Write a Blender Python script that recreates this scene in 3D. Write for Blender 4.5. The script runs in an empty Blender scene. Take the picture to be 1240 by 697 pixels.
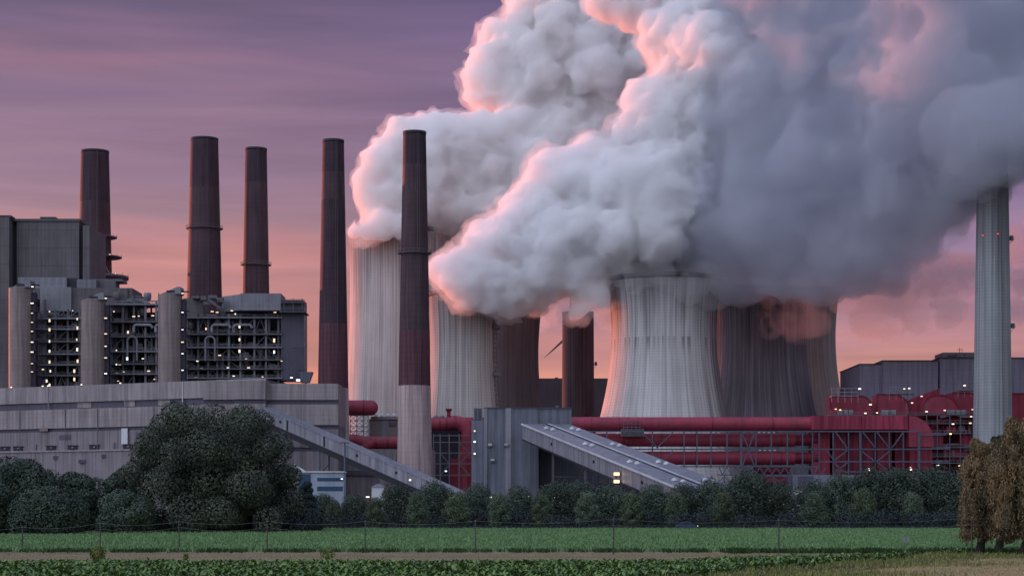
import bpy, bmesh, math, random
import numpy as np
from mathutils import Vector, Matrix, Quaternion

C = bpy.context.scene.collection
R = math.radians
F = 2300.0            # focal length of the photograph, in its own pixels (1240 wide)
CAMZ = 4.0            # eye height, metres
HOR = 614.0           # row of the horizon in the photograph

def X(px, D): return (px - 620.0) / F * D
def Z(py, D): return CAMZ + (HOR - py) / F * D
def P(px, py, D): return Vector((X(px, D), D, Z(py, D)))

# ---------------------------------------------------------------- camera
cam_d = bpy.data.cameras.new('camera')
cam = bpy.data.objects.new('camera', cam_d); C.objects.link(cam)
cam.location = (0, 0, CAMZ); cam.rotation_euler = (R(90), 0, 0)
cam_d.sensor_width = 36; cam_d.lens = 36 * F / 1240
cam_d.shift_y = (HOR - 348.5) / 1240
cam_d.clip_start = 0.5; cam_d.clip_end = 60000
sc = bpy.context.scene
sc.camera = cam
sc.view_settings.view_transform = 'Standard'; sc.view_settings.look = 'None'
sc.view_settings.gamma = 1; sc.view_settings.use_curve_mapping = False
sc.view_settings.exposure = 0.0
sc.render.engine = 'CYCLES'
sc.cycles.use_denoising = True
sc.cycles.max_bounces = 24
sc.cycles.diffuse_bounces = 3; sc.cycles.glossy_bounces = 2
sc.cycles.transparent_max_bounces = 12
sc.cycles.volume_bounces = 22
sc.cycles.sample_clamp_indirect = 4
sc.cycles.use_fast_gi = False

# ---------------------------------------------------------------- dusk sky
SUN_AZ = R(-49)       # clockwise from the view direction: low on the left and a little behind the plant
SUN_EL = R(1.4)
w = bpy.data.worlds.new('World'); sc.world = w; w.use_nodes = True
nt = w.node_tree; nt.nodes.clear()
def N(t, **kw):
    n = nt.nodes.new(t)
    for k, v in kw.items(): setattr(n, k, v)
    return n
def ramp(n, pts, interp='LINEAR'):
    cr = n.color_ramp; cr.interpolation = interp
    while len(cr.elements) > 1: cr.elements.remove(cr.elements[-1])
    cr.elements[0].position = pts[0][0]; cr.elements[0].color = (*pts[0][1], 1)
    for p, c in pts[1:]:
        e = cr.elements.new(p); e.color = (*c, 1)
def srgb(r, g, b):
    f = lambda v: (v/255/12.92) if v/255 <= 0.04045 else ((v/255+0.055)/1.055)**2.4
    return (f(r), f(g), f(b))
L = nt.links.new
out = N('ShaderNodeOutputWorld'); add = N('ShaderNodeAddShader')
bg1 = N('ShaderNodeBackground'); bg2 = N('ShaderNodeBackground')
sky = N('ShaderNodeTexSky', sky_type='NISHITA'); sky.sun_disc = False
sky.sun_elevation = SUN_EL; sky.sun_rotation = SUN_AZ
L(sky.outputs[0], bg1.inputs[0]); bg1.inputs[1].default_value = 0.05
tc = N('ShaderNodeTexCoord'); sep = N('ShaderNodeSeparateXYZ'); L(tc.outputs['Generated'], sep.inputs[0])
def M(op, a, b=None, c=None):
    n = N('ShaderNodeMath', operation=op)
    for i, v in enumerate((a, b, c)):
        if v is None: continue
        if isinstance(v, (int, float)): n.inputs[i].default_value = v
        else: L(v, n.inputs[i])
    return n.outputs[0]
# long flat streaks of stratus: noise stretched along the horizon
mp = N('ShaderNodeMapping'); L(tc.outputs['Generated'], mp.inputs[0])
mp.inputs['Scale'].default_value = (3.0, 3.0, 34.0); mp.inputs['Rotation'].default_value = (0, R(1.6), 0)
ns = N('ShaderNodeTexNoise'); ns.inputs['Scale'].default_value = 1.0; ns.inputs['Detail'].default_value = 5
ns.inputs['Roughness'].default_value = 0.5; ns.inputs['Distortion'].default_value = 0.4
L(mp.outputs[0], ns.inputs[0])
mp2 = N('ShaderNodeMapping'); L(tc.outputs['Generated'], mp2.inputs[0])
mp2.inputs['Scale'].default_value = (1.4, 1.4, 20.0); mp2.inputs['Location'].default_value = (3.1, 1.7, 0.4)
ns2 = N('ShaderNodeTexNoise'); ns2.inputs['Detail'].default_value = 3; ns2.inputs['Scale'].default_value = 1.0
L(mp2.outputs[0], ns2.inputs[0])
dev = M('MULTIPLY', M('SUBTRACT', ns.outputs[0], 0.5), 0.15)
el = M('ADD', sep.outputs[2], dev)      # elevation sine, warped by the cloud streaks
r1 = N('ShaderNodeValToRGB'); L(el, r1.inputs[0])
ramp(r1, [(0.0, srgb(228,138,106)), (0.045, srgb(218,134,114)), (0.080, srgb(194,120,122)), (0.110, srgb(170,108,124)), (0.145, srgb(150,108,132)),
          (0.185, srgb(134,98,132)), (0.220, srgb(116,84,124)), (0.255, srgb(96,70,114)), (0.32, srgb(82,70,116)),
          (0.55, srgb(112,118,156)), (1.0, srgb(172,182,220))], 'LINEAR')
# rosy undersides of single streaks
pk = N('ShaderNodeMapRange'); L(ns2.outputs[0], pk.inputs[0])
pk.inputs[1].default_value = 0.56; pk.inputs[2].default_value = 0.72; pk.inputs[3].default_value = 0; pk.inputs[4].default_value = 0.8
hi = N('ShaderNodeMapRange'); L(sep.outputs[2], hi.inputs[0])
hi.inputs[1].default_value = 0.10; hi.inputs[2].default_value = 0.2; hi.inputs[3].default_value = 0.5; hi.inputs[4].default_value = 1
mp3 = N('ShaderNodeMapping'); L(tc.outputs['Generated'], mp3.inputs[0])
mp3.inputs['Scale'].default_value = (3.4, 3.4, 44.0); mp3.inputs['Location'].default_value = (0.7, 5.2, 1.3); mp3.inputs['Rotation'].default_value = (0, R(-2.0), 0)
ns3 = N('ShaderNodeTexNoise'); ns3.inputs['Detail'].default_value = 6; ns3.inputs['Scale'].default_value = 1.0; ns3.inputs['Roughness'].default_value = 0.55; ns3.inputs['Distortion'].default_value = 0.6
L(mp3.outputs[0], ns3.inputs[0])
sk = N('ShaderNodeMapRange'); L(ns3.outputs[0], sk.inputs[0]); sk.inputs[1].default_value = 0.3; sk.inputs[2].default_value = 0.7; sk.inputs[3].default_value = 0; sk.inputs[4].default_value = 1
stk = N('ShaderNodeMixRGB'); L(sk.outputs[0], stk.inputs[0]); stk.inputs[1].default_value = (0.76, 0.70, 0.82, 1); stk.inputs[2].default_value = (1.20, 1.18, 1.18, 1)
strk = N('ShaderNodeMixRGB', blend_type='MULTIPLY'); strk.inputs[0].default_value = 1.0; L(r1.outputs[0], strk.inputs[1]); L(stk.outputs[0], strk.inputs[2])
rt = N('ShaderNodeMapRange'); L(sep.outputs[0], rt.inputs[0])
rt.inputs[1].default_value = -0.10; rt.inputs[2].default_value = 0.14; rt.inputs[3].default_value = 0; rt.inputs[4].default_value = 1
tint = N('ShaderNodeMixRGB', blend_type='MULTIPLY'); L(rt.outputs[0], tint.inputs[0]); L(strk.outputs[0], tint.inputs[1]); tint.inputs[2].default_value = (0.80, 1.0, 1.28, 1)
mx = N('ShaderNodeMixRGB'); L(M('MULTIPLY', pk.outputs[0], hi.outputs[0]), mx.inputs[0])
L(tint.outputs[0], mx.inputs[1]); mx.inputs[2].default_value = (*srgb(172,108,134), 1)
# the half of the sky behind the camera is clear, cool and brighter
bk = N('ShaderNodeMapRange'); L(sep.outputs[1], bk.inputs[0]); bk.interpolation_type = 'SMOOTHSTEP'
bk.inputs[1].default_value = 0.6; bk.inputs[2].default_value = -0.5; bk.inputs[3].default_value = 0; bk.inputs[4].default_value = 1
r2 = N('ShaderNodeValToRGB'); L(sep.outputs[2], r2.inputs[0])
ramp(r2, [(0.0, (0.60,0.57,0.68)), (0.15, (0.74,0.74,0.90)), (0.4, (0.97,1.06,1.36)), (1.0, (1.08,1.2,1.56))])
lr = N('ShaderNodeMapRange'); L(sep.outputs[0], lr.inputs[0])      # brighter towards the sunset side, dull on the right
lr.inputs[1].default_value = -0.9; lr.inputs[2].default_value = 0.6; lr.inputs[3].default_value = 1.6; lr.inputs[4].default_value = 0.30
sc2 = N('ShaderNodeVectorMath', operation='SCALE'); L(r2.outputs[0], sc2.inputs[0]); L(lr.outputs[0], sc2.inputs['Scale'])
mx2 = N('ShaderNodeMixRGB'); L(bk.outputs[0], mx2.inputs[0]); L(mx.outputs[0], mx2.inputs[1]); L(sc2.outputs[0], mx2.inputs[2])
L(mx2.outputs[0], bg2.inputs[0]); bg2.inputs[1].default_value = 0.93
L(bg1.outputs[0], add.inputs[0]); L(bg2.outputs[0], add.inputs[1]); L(add.outputs[0], out.inputs[0])

# ---------------------------------------------------------------- low sun
sl = bpy.data.lights.new('sun', 'SUN'); sl.energy = 5.0; sl.color = (1.0, 0.25, 0.14); sl.angle = R(0.6)
so = bpy.data.objects.new('sun', sl); C.objects.link(so)
sd = Vector((math.sin(SUN_AZ)*math.cos(SUN_EL), math.cos(SUN_AZ)*math.cos(SUN_EL), math.sin(SUN_EL)))
so.rotation_euler = sd.to_track_quat('Z', 'Y').to_euler(); so.location = (-300, 200, 300)
# ---------------------------------------------------------------- helpers
class MB:
    """collects boxes, beams, tubes and lathed shells; build() links them as one mesh object"""
    def __init__(s): s.v = []; s.f = []; s.uv = []; s.sm = []; s.mi = []
    def add(s, vs, fs, uvs=None, smooth=False, mi=0):
        o = len(s.v); s.v += [tuple(v) for v in vs]
        for k, f in enumerate(fs):
            s.f.append([i+o for i in f]); s.uv.append(uvs[k] if uvs else [(0, 0)]*len(f)); s.sm.append(smooth); s.mi.append(mi)
        return s
    def box(s, x0, x1, y0, y1, z0, z1, mi=0):
        v = [(x0,y0,z0),(x1,y0,z0),(x1,y1,z0),(x0,y1,z0),(x0,y0,z1),(x1,y0,z1),(x1,y1,z1),(x0,y1,z1)]
        return s.add(v, [(0,3,2,1),(4,5,6,7),(0,1,5,4),(1,2,6,5),(2,3,7,6),(3,0,4,7)], mi=mi)
    def pbox(s, a, b, t, u, D, depth, mi=0):
        """box whose front face covers photo columns a..b and rows t..u (t above u) at distance D; u None = down to the ground"""
        return s.box(X(a, D), X(b, D), D, D+depth, 0 if u is None else Z(u, D), Z(t, D), mi)
    def prism(s, pts, z0, z1, mi=0):
        n = len(pts); v = [(x, y, z0) for x, y in pts]+[(x, y, z1) for x, y in pts]
        f = [tuple(range(n-1, -1, -1)), tuple(range(n, 2*n))]+[(i, (i+1) % n, n+(i+1) % n, n+i) for i in range(n)]
        return s.add(v, f, mi=mi)
    def beam(s, p, q, w, h=None, mi=0):
        p = Vector(p); q = Vector(q); d = (q-p)
        if d.length < 1e-5: return s
        d.normalize(); up = Vector((0,0,1)) if abs(d.z) < .95 else Vector((0,1,0))
        a = d.cross(up).normalized()*(w/2); b = d.cross(a).normalized()*((h or w)/2)
        v = [p-a-b, p+a-b, p+a+b, p-a+b, q-a-b, q+a-b, q+a+b, q-a+b]
        return s.add(v, [(0,3,2,1),(4,5,6,7),(0,1,5,4),(1,2,6,5),(2,3,7,6),(3,0,4,7)], mi=mi)
    def tube(s, path, r, n=20, caps=True, round_end=False, mi=0):
        path = [Vector(p) for p in path]; rr = r if isinstance(r, (list, tuple)) else [r]*len(path)
        vs = []; prev = None; L_ = 0; ls = []
        for i, p in enumerate(path):
            t = (path[min(i+1, len(path)-1)]-path[max(i-1, 0)]).normalized()
            if prev is None:
                u = t.cross(Vector((0,0,1)) if abs(t.z) < .9 else Vector((0,1,0))).normalized()
            else: u = (prev-t*prev.dot(t)).normalized()
            prev = u; b = t.cross(u)
            if i: L_ += (p-path[i-1]).length
            ls.append(L_)
            for k in range(n):
                a = 2*math.pi*k/n; vs.append(p+(u*math.cos(a)+b*math.sin(a))*rr[i])
        fs = []; uvs = []
        for i in range(len(path)-1):
            for k in range(n):
                k2 = (k+1) % n; fs.append((i*n+k, i*n+k2, (i+1)*n+k2, (i+1)*n+k))
                c = 2*math.pi*rr[i]/n
                uvs.append([(k*c, ls[i]), ((k+1)*c, ls[i]), ((k+1)*c, ls[i+1]), (k*c, ls[i+1])])
        s.add(vs, fs, uvs, True, mi)
        if caps:
            e = len(path)-1
            s.add([vs[k] for k in range(n)], [tuple(range(n-1, -1, -1))], mi=mi)
            s.add([vs[e*n+k] for k in range(n)], [tuple(range(n))], mi=mi)
        return s
    def lathe(s, cx, cy, prof, n=64, close=False, mi=0, smooth=True, rm=None):
        vs = []; fs = []; uvs = []; rm = rm or max(p[0] for p in prof)
        for r, z in prof:
            for k in range(n):
                a = 2*math.pi*k/n; vs.append((cx+r*math.cos(a), cy+r*math.sin(a), z))
        m = len(prof)
        for i in range(m-1):
            for k in range(n):
                k2 = (k+1) % n; fs.append((i*n+k, i*n+k2, (i+1)*n+k2, (i+1)*n+k))
                c = 2*math.pi*rm/n
                uvs.append([(k*c, prof[i][1]), ((k+1)*c, prof[i][1]), ((k+1)*c, prof[i+1][1]), (k*c, prof[i+1][1])])
        s.add(vs, fs, uvs, smooth, mi)
        if close:
            s.add([vs[k] for k in range(n)], [tuple(range(n-1, -1, -1))], mi=mi)
            s.add([vs[(m-1)*n+k] for k in range(n)], [tuple(range(n))], mi=mi)
        return s
    def build(s, name, mats, parent=None, loc=None):
        me = bpy.data.meshes.new(name)
        o0 = Vector(loc) if loc is not None else Vector((0, 0, 0))
        if parent is not None: o0 = parent_origin(parent)
        v = [(a-o0.x, b-o0.y, c-o0.z) for a, b, c in s.v]
        me.from_pydata(v, [], s.f)
        uvl = me.uv_layers.new(name='UVMap')
        flat = [c for f in s.uv for p in f for c in p]
        if len(flat) == 2*len(me.loops): uvl.data.foreach_set('uv', flat)
        me.polygons.foreach_set('use_smooth', s.sm)
        if not isinstance(mats, (list, tuple)): mats = [mats]
        for m in mats: me.materials.append(m)
        me.polygons.foreach_set('material_index', s.mi)
        me.update()
        o = bpy.data.objects.new(name, me); C.objects.link(o)
        if parent is not None: o.parent = parent
        elif loc is not None: o.location = loc
        return o
def parent_origin(p):
    v = Vector((0, 0, 0))
    while p is not None: v += p.location; p = p.parent
    return v
def tag(o, label=None, cat=None, group=None, kind=None):
    if label: o['label'] = label
    if cat: o['category'] = cat
    if group: o['group'] = group
    if kind: o['kind'] = kind
    return o
def thing(name, label, cat, loc, group=None):
    o = bpy.data.objects.new(name, None); C.objects.link(o); o.location = loc; o.empty_display_size = 2
    return tag(o, label, cat, group)
def arc(c, r, a0, a1, u, v, n=8):
    c = Vector(c); u = Vector(u); v = Vector(v)
    return [c+u*(r*math.cos(a0+(a1-a0)*i/n))+v*(r*math.sin(a0+(a1-a0)*i/n)) for i in range(n+1)]

# ---------------------------------------------------------------- materials
def new_mat(name):
    m = bpy.data.materials.new(name); m.use_nodes = True; t = m.node_tree
    return m, t, t.nodes['Principled BSDF']
class NT:
    def __init__(s, t): s.t = t
    def n(s, ty, **kw):
        x = s.t.nodes.new(ty)
        for k, v in kw.items(): setattr(x, k, v)
        return x
    def put(s, sock, v):
        if isinstance(v, (int, float, tuple)): sock.default_value = v
        else: s.t.links.new(v, sock)
    def m(s, op, a, b=0.0, c=None):
        x = s.n('ShaderNodeMath', operation=op); s.put(x.inputs[0], a); s.put(x.inputs[1], b)
        if c is not None: s.put(x.inputs[2], c)
        return x.outputs[0]
    def map(s, v, a, b, c, d, smooth=True):
        x = s.n('ShaderNodeMapRange'); 
        if smooth: x.interpolation_type = 'SMOOTHSTEP'
        for i, k in enumerate((v, a, b, c, d)): s.put(x.inputs[i], k)
        return x.outputs[0]
    def noise(s, vec, scale=1.0, sv=(1, 1, 1), detail=3, rough=.55, off=(0, 0, 0)):
        mp = s.n('ShaderNodeMapping'); s.t.links.new(vec, mp.inputs[0]); mp.inputs['Scale'].default_value = sv; mp.inputs['Location'].default_value = off
        x = s.n('ShaderNodeTexNoise'); s.t.links.new(mp.outputs[0], x.inputs[0]); x.inputs['Scale'].default_value = scale
        x.inputs['Detail'].default_value = detail; x.inputs['Roughness'].default_value = rough
        return x.outputs[0]
    def lines(s, coord, period, width, depth):
        """1 except dark lines: each 'period' metres, 'width' share of it, darkened by depth"""
        f = s.m('FRACT', s.m('DIVIDE', coord, period)); d = s.m('ABSOLUTE', s.m('SUBTRACT', f, .5))
        return s.map(d, .5-width, .5, 1.0, 1.0-depth)
    def mix(s, f, a, b):
        x = s.n('ShaderNodeMixRGB'); s.put(x.inputs[0], f)
        s.put(x.inputs[1], (*a, 1) if isinstance(a, tuple) and len(a) == 3 else a); s.put(x.inputs[2], (*b, 1) if isinstance(b, tuple) and len(b) == 3 else b)
        return x.outputs[0]
    def mul(s, col, val):
        x = s.n('ShaderNodeVectorMath', operation='SCALE'); s.put(x.inputs[0], (*col,) if isinstance(col, tuple) else col); s.put(x.inputs['Scale'], val)
        return x.outputs[0]
def pmat(name, col, col2=None, rough=.75, metal=0.0, var=.35, scale=.08, streak=.25, gx=0, gz=0, gd=.2, gw=.06, uv=False, spec=.3, bump=0.0):
    """weathered surface: blotches, rain streaks down the face and panel joints, in metres"""
    m, t, b = new_mat(name); k = NT(t); tc = k.n('ShaderNodeTexCoord'); vec = tc.outputs['UV' if uv else 'Object']
    sp = k.n('ShaderNodeSeparateXYZ'); t.links.new(vec, sp.inputs[0])
    hor = sp.outputs[0]; ver = sp.outputs[1] if uv else sp.outputs[2]
    n1 = k.noise(vec, scale, detail=4)
    sv = (.7, .03, .7) if uv else (.7, .7, .03)
    n2 = k.noise(vec, 1.0, sv, detail=3)
    n3 = k.noise(vec, 1.3, detail=2)
    f = k.m('ADD', 1-var/2, k.m('MULTIPLY', n1, var))
    f = k.m('MULTIPLY', f, k.map(n2, .35, .7, 1.0+streak*.3, 1.0-streak))
    f = k.m('MULTIPLY', f, k.m('ADD', .92, k.m('MULTIPLY', n3, .16)))
    if gx: f = k.m('MULTIPLY', f, k.lines(hor, gx, gw, gd))
    if gx and not uv: 
        pass
    if gz: f = k.m('MULTIPLY', f, k.lines(ver, gz, gw, gd))
    c = k.mix(k.map(n1, .4, .65, 0, 1), col, col2 or tuple(v*.8 for v in col))
    t.links.new(k.mul(c, f), b.inputs['Base Color'])
    b.inputs['Roughness'].default_value = rough; b.inputs['Metallic'].default_value = metal; b.inputs['Specular IOR Level'].default_value = spec
    if bump:
        bp = k.n('ShaderNodeBump'); bp.inputs['Strength'].default_value = bump; bp.inputs['Distance'].default_value = .3
        t.links.new(f, bp.inputs['Height']); t.links.new(bp.outputs[0], b.inputs['Normal'])
    return m
def tower_mat(name, base, stain, top, amt_top=.55, light=.2, dark=.4, seed=0.0, band=None, rib=.22, brown=None):
    """hyperbolic shell: shuttering joints as a fine grid, soot-dark rim, rain streaks; 'top' is the rim height"""
    m, t, b = new_mat(name); k = NT(t); tc = k.n('ShaderNodeTexCoord'); vec = tc.outputs['UV']
    sp = k.n('ShaderNodeSeparateXYZ'); t.links.new(vec, sp.inputs[0]); u, v = sp.outputs[0], sp.outputs[1]
    g = k.m('MULTIPLY', k.lines(u, 1.9, .16, rib), k.lines(v, 1.5, .2, .13))
    g = k.m('MULTIPLY', g, k.lines(u, 11.4, .05, .18))
    s1 = k.noise(vec, 1.0, (.45, .012, 1), detail=4, off=(seed, 0, 0))
    s2 = k.noise(vec, 1.0, (1.3, .02, 1), detail=2, off=(seed*2, 3, 0))
    blot = k.noise(vec, .045, detail=4, off=(seed, seed, 0))
    f = k.m('MULTIPLY', g, k.map(s1, .38, .68, 1.12, 1-dark))
    f = k.m('MULTIPLY', f, k.map(s2, .5, .75, 1.0, 1+light))
    f = k.m('MULTIPLY', f, k.m('ADD', .75, k.m('MULTIPLY', blot, .5)))
    jag = k.m('ADD', v, k.m('MULTIPLY', k.m('SUBTRACT', s1, .5), 60))
    tp = k.map(jag, top-48, top+4, 0, amt_top)
    if band:
        on = k.map(k.noise(vec, 1.0, (.5, .004, 1), detail=3, off=(9+seed, 0, 0)), .5, .6, 0, 1)
        bd = k.m('MULTIPLY', k.map(v, band-11, band-.5, 0, 1), k.map(v, band, band+.6, 1, 0))
        f = k.m('MULTIPLY', f, k.m('SUBTRACT', 1, k.m('MULTIPLY', k.m('MULTIPLY', bd, on), .45)))
    c = k.mix(tp, base, stain)
    if brown:       # a darker brown flank, ragged along its edge
        ju = k.m('ADD', u, k.m('MULTIPLY', k.m('SUBTRACT', s1, .5), 34)); ju = k.m('ADD', ju, k.m('MULTIPLY', v, -.06))
        bm = k.m('MULTIPLY', k.map(ju, brown[0], brown[0]+14, 0, 1), k.m('ADD', .55, k.m('MULTIPLY', blot, .6)))
        c = k.mix(k.m('MINIMUM', bm, 1.0), c, brown[1])
    t.links.new(k.mul(c, f), b.inputs['Base Color'])
    b.inputs['Roughness'].default_value = .85; b.inputs['Specular IOR Level'].default_value = .2
    return m
def glow(name, col, s):
    m, t, b = new_mat(name); b.inputs['Base Color'].default_value = (*col, 1)
    b.inputs['Emission Color'].default_value = (*col, 1); b.inputs['Emission Strength'].default_value = s
    return m
M_ = {}
M_['hall'] = pmat('hall_cladding', (0.347,0.305,0.320), var=.3, streak=.28, gx=7.6, gz=0, gd=.25, gw=.03)
M_['hall_fine'] = pmat('hall_fine_cladding', (0.347,0.305,0.314), var=.25, streak=.3, gx=1.6, gz=1.9, gd=.18, gw=.08)
M_['hall_dark'] = pmat('hall_window_band', (0.098,0.094,0.138), var=.3, streak=.15, gx=3.1, gd=.2, rough=.4)
M_['hall_low'] = pmat('hall_lower_wall', (0.254,0.227,0.246), var=.3, streak=.3, gx=5.0, gd=.2)
M_['hall_roof'] = pmat('flat_roof', (.11,.11,.12), var=.3, streak=0)
M_['house'] = pmat('boiler_house_cladding', (0.156,0.144,0.156), var=.25, streak=.2, gx=3.6, gz=8.5, gd=.3, gw=.03)
M_['house_light'] = pmat('pale_cladding', (0.250,0.250,0.288), var=.2, streak=.2, gx=2.4, gz=6, gd=.15)
M_['house_white'] = pmat('new_cladding', (.27,.28,.31), var=.12, streak=.15, gx=3, gz=3, gd=.08)
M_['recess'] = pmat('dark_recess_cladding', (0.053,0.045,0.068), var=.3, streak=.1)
M_['tan'] = pmat('stair_tower_concrete', (0.294,0.237,0.231), var=.25, streak=.3, gz=2.2, gd=.14, gw=.08, uv=True)
M_['steel'] = pmat('boiler_steelwork', (0.149,0.142,0.162), rough=.6, var=.4, streak=.2)
M_['steel_light'] = pmat('galvanised_steelwork', (0.240,0.240,0.276), rough=.5, var=.3, streak=.2, metal=.2)
M_['steel_blue'] = pmat('blue_grey_steelwork', (0.102,0.119,0.170), rough=.5, var=.3, streak=.2)
M_['pipe_grey'] = pmat('lagged_pipe', (0.195,0.189,0.208), rough=.45, metal=.3, var=.4, scale=.3, streak=.2)
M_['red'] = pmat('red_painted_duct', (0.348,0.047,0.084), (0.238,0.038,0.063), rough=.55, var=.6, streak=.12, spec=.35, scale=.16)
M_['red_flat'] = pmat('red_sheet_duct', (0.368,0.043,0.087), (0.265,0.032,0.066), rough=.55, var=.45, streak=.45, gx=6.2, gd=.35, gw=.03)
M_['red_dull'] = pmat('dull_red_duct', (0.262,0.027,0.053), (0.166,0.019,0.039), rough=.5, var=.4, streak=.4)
M_['brick_dark'] = pmat('sooty_stack_brick', (.070,.040,.056), (.054,.034,.048), var=.3, streak=.3, gz=2.4, gd=.22, gx=1.5, gw=.08, uv=True, rough=.8)
M_['brick_top'] = pmat('stack_brick_worn', (.092,.054,.068), var=.35, streak=.3, gz=2.4, gd=.2, gx=1.5, gw=.08, uv=True)
M_['brick_red'] = pmat('stack_brick_oxide_red', (.125,.048,.064), (.10,.045,.06), var=.35, streak=.4, gz=2.4, gd=.25, gx=1.5, gw=.08, uv=True)
M_['stack_tan'] = pmat('stack_bare_concrete', (0.504,0.394,0.384), (0.420,0.317,0.317), var=.35, streak=.35, gz=2.4, gd=.16, gx=2.4, gw=.06, uv=True)
M_['grey_metal'] = pmat('grey_sheet_cladding', (0.174,0.192,0.240), var=.2, streak=.3, gx=1.1, gd=.12, gw=.12, rough=.5, metal=.2)
M_['grey_dark'] = pmat('dark_sheet_cladding', (.062,.066,.092), var=.3, streak=.25, gx=1.1, gd=.2, gw=.12, rough=.5)
M_['gallery_roof'] = pmat('gallery_roof_sheet', (0.230,0.247,0.287), var=.3, streak=.3, gx=2.0, gd=.1, rough=.45, metal=.2)
M_['gallery_side'] = pmat('gallery_side_sheet', (0.263,0.269,0.312), var=.25, streak=.35, gx=3.0, gd=.18, gw=.05, rough=.5)
M_['gallery_under'] = pmat('gallery_underside', (.03,.032,.04), var=.3, streak=.1)
M_['white_trim'] = pmat('pale_trim', (.62,.64,.68), var=.1, streak=.1, rough=.5)
M_['office'] = pmat('office_panel', (.36,.42,.52), var=.1, streak=.15, gx=3, gd=.08)
M_['office_glass'] = pmat('office_window_strip', (.03,.08,.16), rough=.15, var=.3, streak=.0, gx=1.8, gd=.5)
M_['store'] = pmat('right_store_cladding', (0.278,0.271,0.360), var=.35, scale=.04, streak=.25, gx=4.2, gz=7, gd=.15, gw=.04)
M_['store_low'] = pmat('low_hall_cladding', (.20,.22,.27), var=.2, streak=.2, gx=5, gd=.1)
M_['far_house'] = pmat('far_building', (.055,.045,.06), var=.3, streak=.2, gx=9, gd=.2)
M_['lamp'] = glow('lamp_glass', (1.0,.82,.66), 1.6)
M_['lamp_b'] = glow('lamp_glass_dim', (1.0,.74,.50), 1.1)
M_['lamp_warm'] = glow('lamp_glass_warm', (1.0,.62,.25), 3)
M_['lamp_cool'] = glow('lamp_glass_cool', (.80,.88,1.0), 2.6)
M_['lamp_red'] = glow('obstruction_lamp_red', (1.0,.05,.04), 1.3)
M_['lamp_body'] = pmat('lamp_housing', (.16,.16,.17), rough=.5)

def lamps(parent, D, pts, kind='lamp', w=.8, h=.42):
    """small lit floodlights: a housing with its glass as a sub-part"""
    for p in pts:
        px, py = p[0], p[1]; ww, hh = (p[2], p[3]) if len(p) > 3 else (w, h); c = P(px, py, D); k_ = .55+.35*((px*7.3+py*3.1) % 1.0); ww *= k_; hh *= k_; kd = 'lamp_b' if kind == 'lamp' and (px*5.7+py*1.9) % 1.0 < .4 else ('lamp_cool' if kind == 'lamp' and (px*3.7+py*2.3) % 1.0 < .2 else kind)
        a = MB().box(c.x-ww/2-.1, c.x+ww/2+.1, c.y, c.y+.5, c.z-hh/2-.1, c.z+hh/2+.12)
        lo = a.build('lamp', M_['lamp_body'], parent)
        MB().box(c.x-ww/2, c.x+ww/2, c.y-.12, c.y-.004, c.z-hh/2, c.z+hh/2).build('lamp_glass', M_[kd], lo)
# ================================================================ cooling towers
def cooling_tower(label, px, D, top_py, thr_py, r_thr_px, r_base_px, base_py, mat, rim_mat=None, ladder=None):
    s = D/F; cx = X(px, D); zt = Z(thr_py, D); zb = Z(base_py, D); ztop = Z(top_py, D); rt = r_thr_px*s; rb = r_base_px*s
    b = (zt-zb)/math.sqrt(max((rb/rt)**2-1, .01))
    rad = lambda z: rt*math.sqrt(1+((z-zt)/b)**2)
    t = thing('cooling_tower', label, 'cooling tower', (cx, D, 0), 'cooling towers of the power station')
    z0 = 9.0
    zs = [z0+(ztop-z0)*i/44 for i in range(45)]
    prof = [(rad(z), z) for z in zs]
    inner = [(rad(z)-1.1, z) for z in reversed(zs[20:])]
    mb = MB().lathe(cx, D, prof+inner, n=144, rm=rt*1.15)
    mb.build('shell', mat, t)
    MB().lathe(cx, D, [(rad(ztop)+.05, ztop-2.2), (rad(ztop)+.4, ztop-2.0), (rad(ztop)+.4, ztop+.3), (rad(ztop)-1.5, ztop+.3), (rad(ztop)-1.5, ztop-1.5)], n=144).build('rim', rim_mat or M_['rim'], t)
    mb = MB()                               # leaning legs under the shell
    for k in range(40):
        a0 = 2*math.pi*k/40
        for da in (-.075, .075):
            p = Vector((cx+(rad(0)+1)*math.cos(a0), D+(rad(0)+1)*math.sin(a0), 0)); q = Vector((cx+rad(z0)*math.cos(a0+da), D+rad(z0)*math.sin(a0+da), z0+.3))
            mb.beam(p, q, 1.0)
    mb.build('leg_ring', M_['rim'], t)
    if ladder:
        a = R(ladder); mb = MB()
        for i in range(len(zs)-1):
            for w in (-.9, .9):
                pts = []
                for z in (zs[i], zs[i+1]):
                    r_ = rad(z)+1.0; pts.append((cx+r_*math.cos(a)-w*math.sin(a), D+r_*math.sin(a)+w*math.cos(a), z))
                mb.beam(pts[0], pts[1], .35)
            z = zs[i]; r_ = rad(z)+1.2; mb.box(cx+r_*math.cos(a)-1.2, cx+r_*math.cos(a)+1.2, D+r_*math.sin(a)-1.2, D+r_*math.sin(a)+1.2, z, z+.35)
        for zz in (zs[36], zs[26], zs[16]):
            r_ = rad(zz)+1.3; mb.box(cx+r_*math.cos(a)-2, cx+r_*math.cos(a)+2, D+r_*math.sin(a)-2, D+r_*math.sin(a)+2, zz, zz+2.2)
        mb.build('ladder', M_['steel'], t)
    return t
M_['cap'] = pmat('stack_cap', (.05,.045,.055), var=.2, streak=.1)
M_['rim'] = pmat('tower_rim_concrete', (.085,.08,.09), var=.3, streak=.2)
def topz(py, D): return Z(py, D)
cooling_tower('pale ribbed cooling tower behind the two red-brown chimneys, farthest to the left', 488, 1150, 283, 350, 64, 70, 503,
    tower_mat('tower_shell_pale', (.52,.48,.46), (.17,.155,.16), topz(283,1150), .8, dark=.16, seed=1.3, rib=.2))
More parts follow.
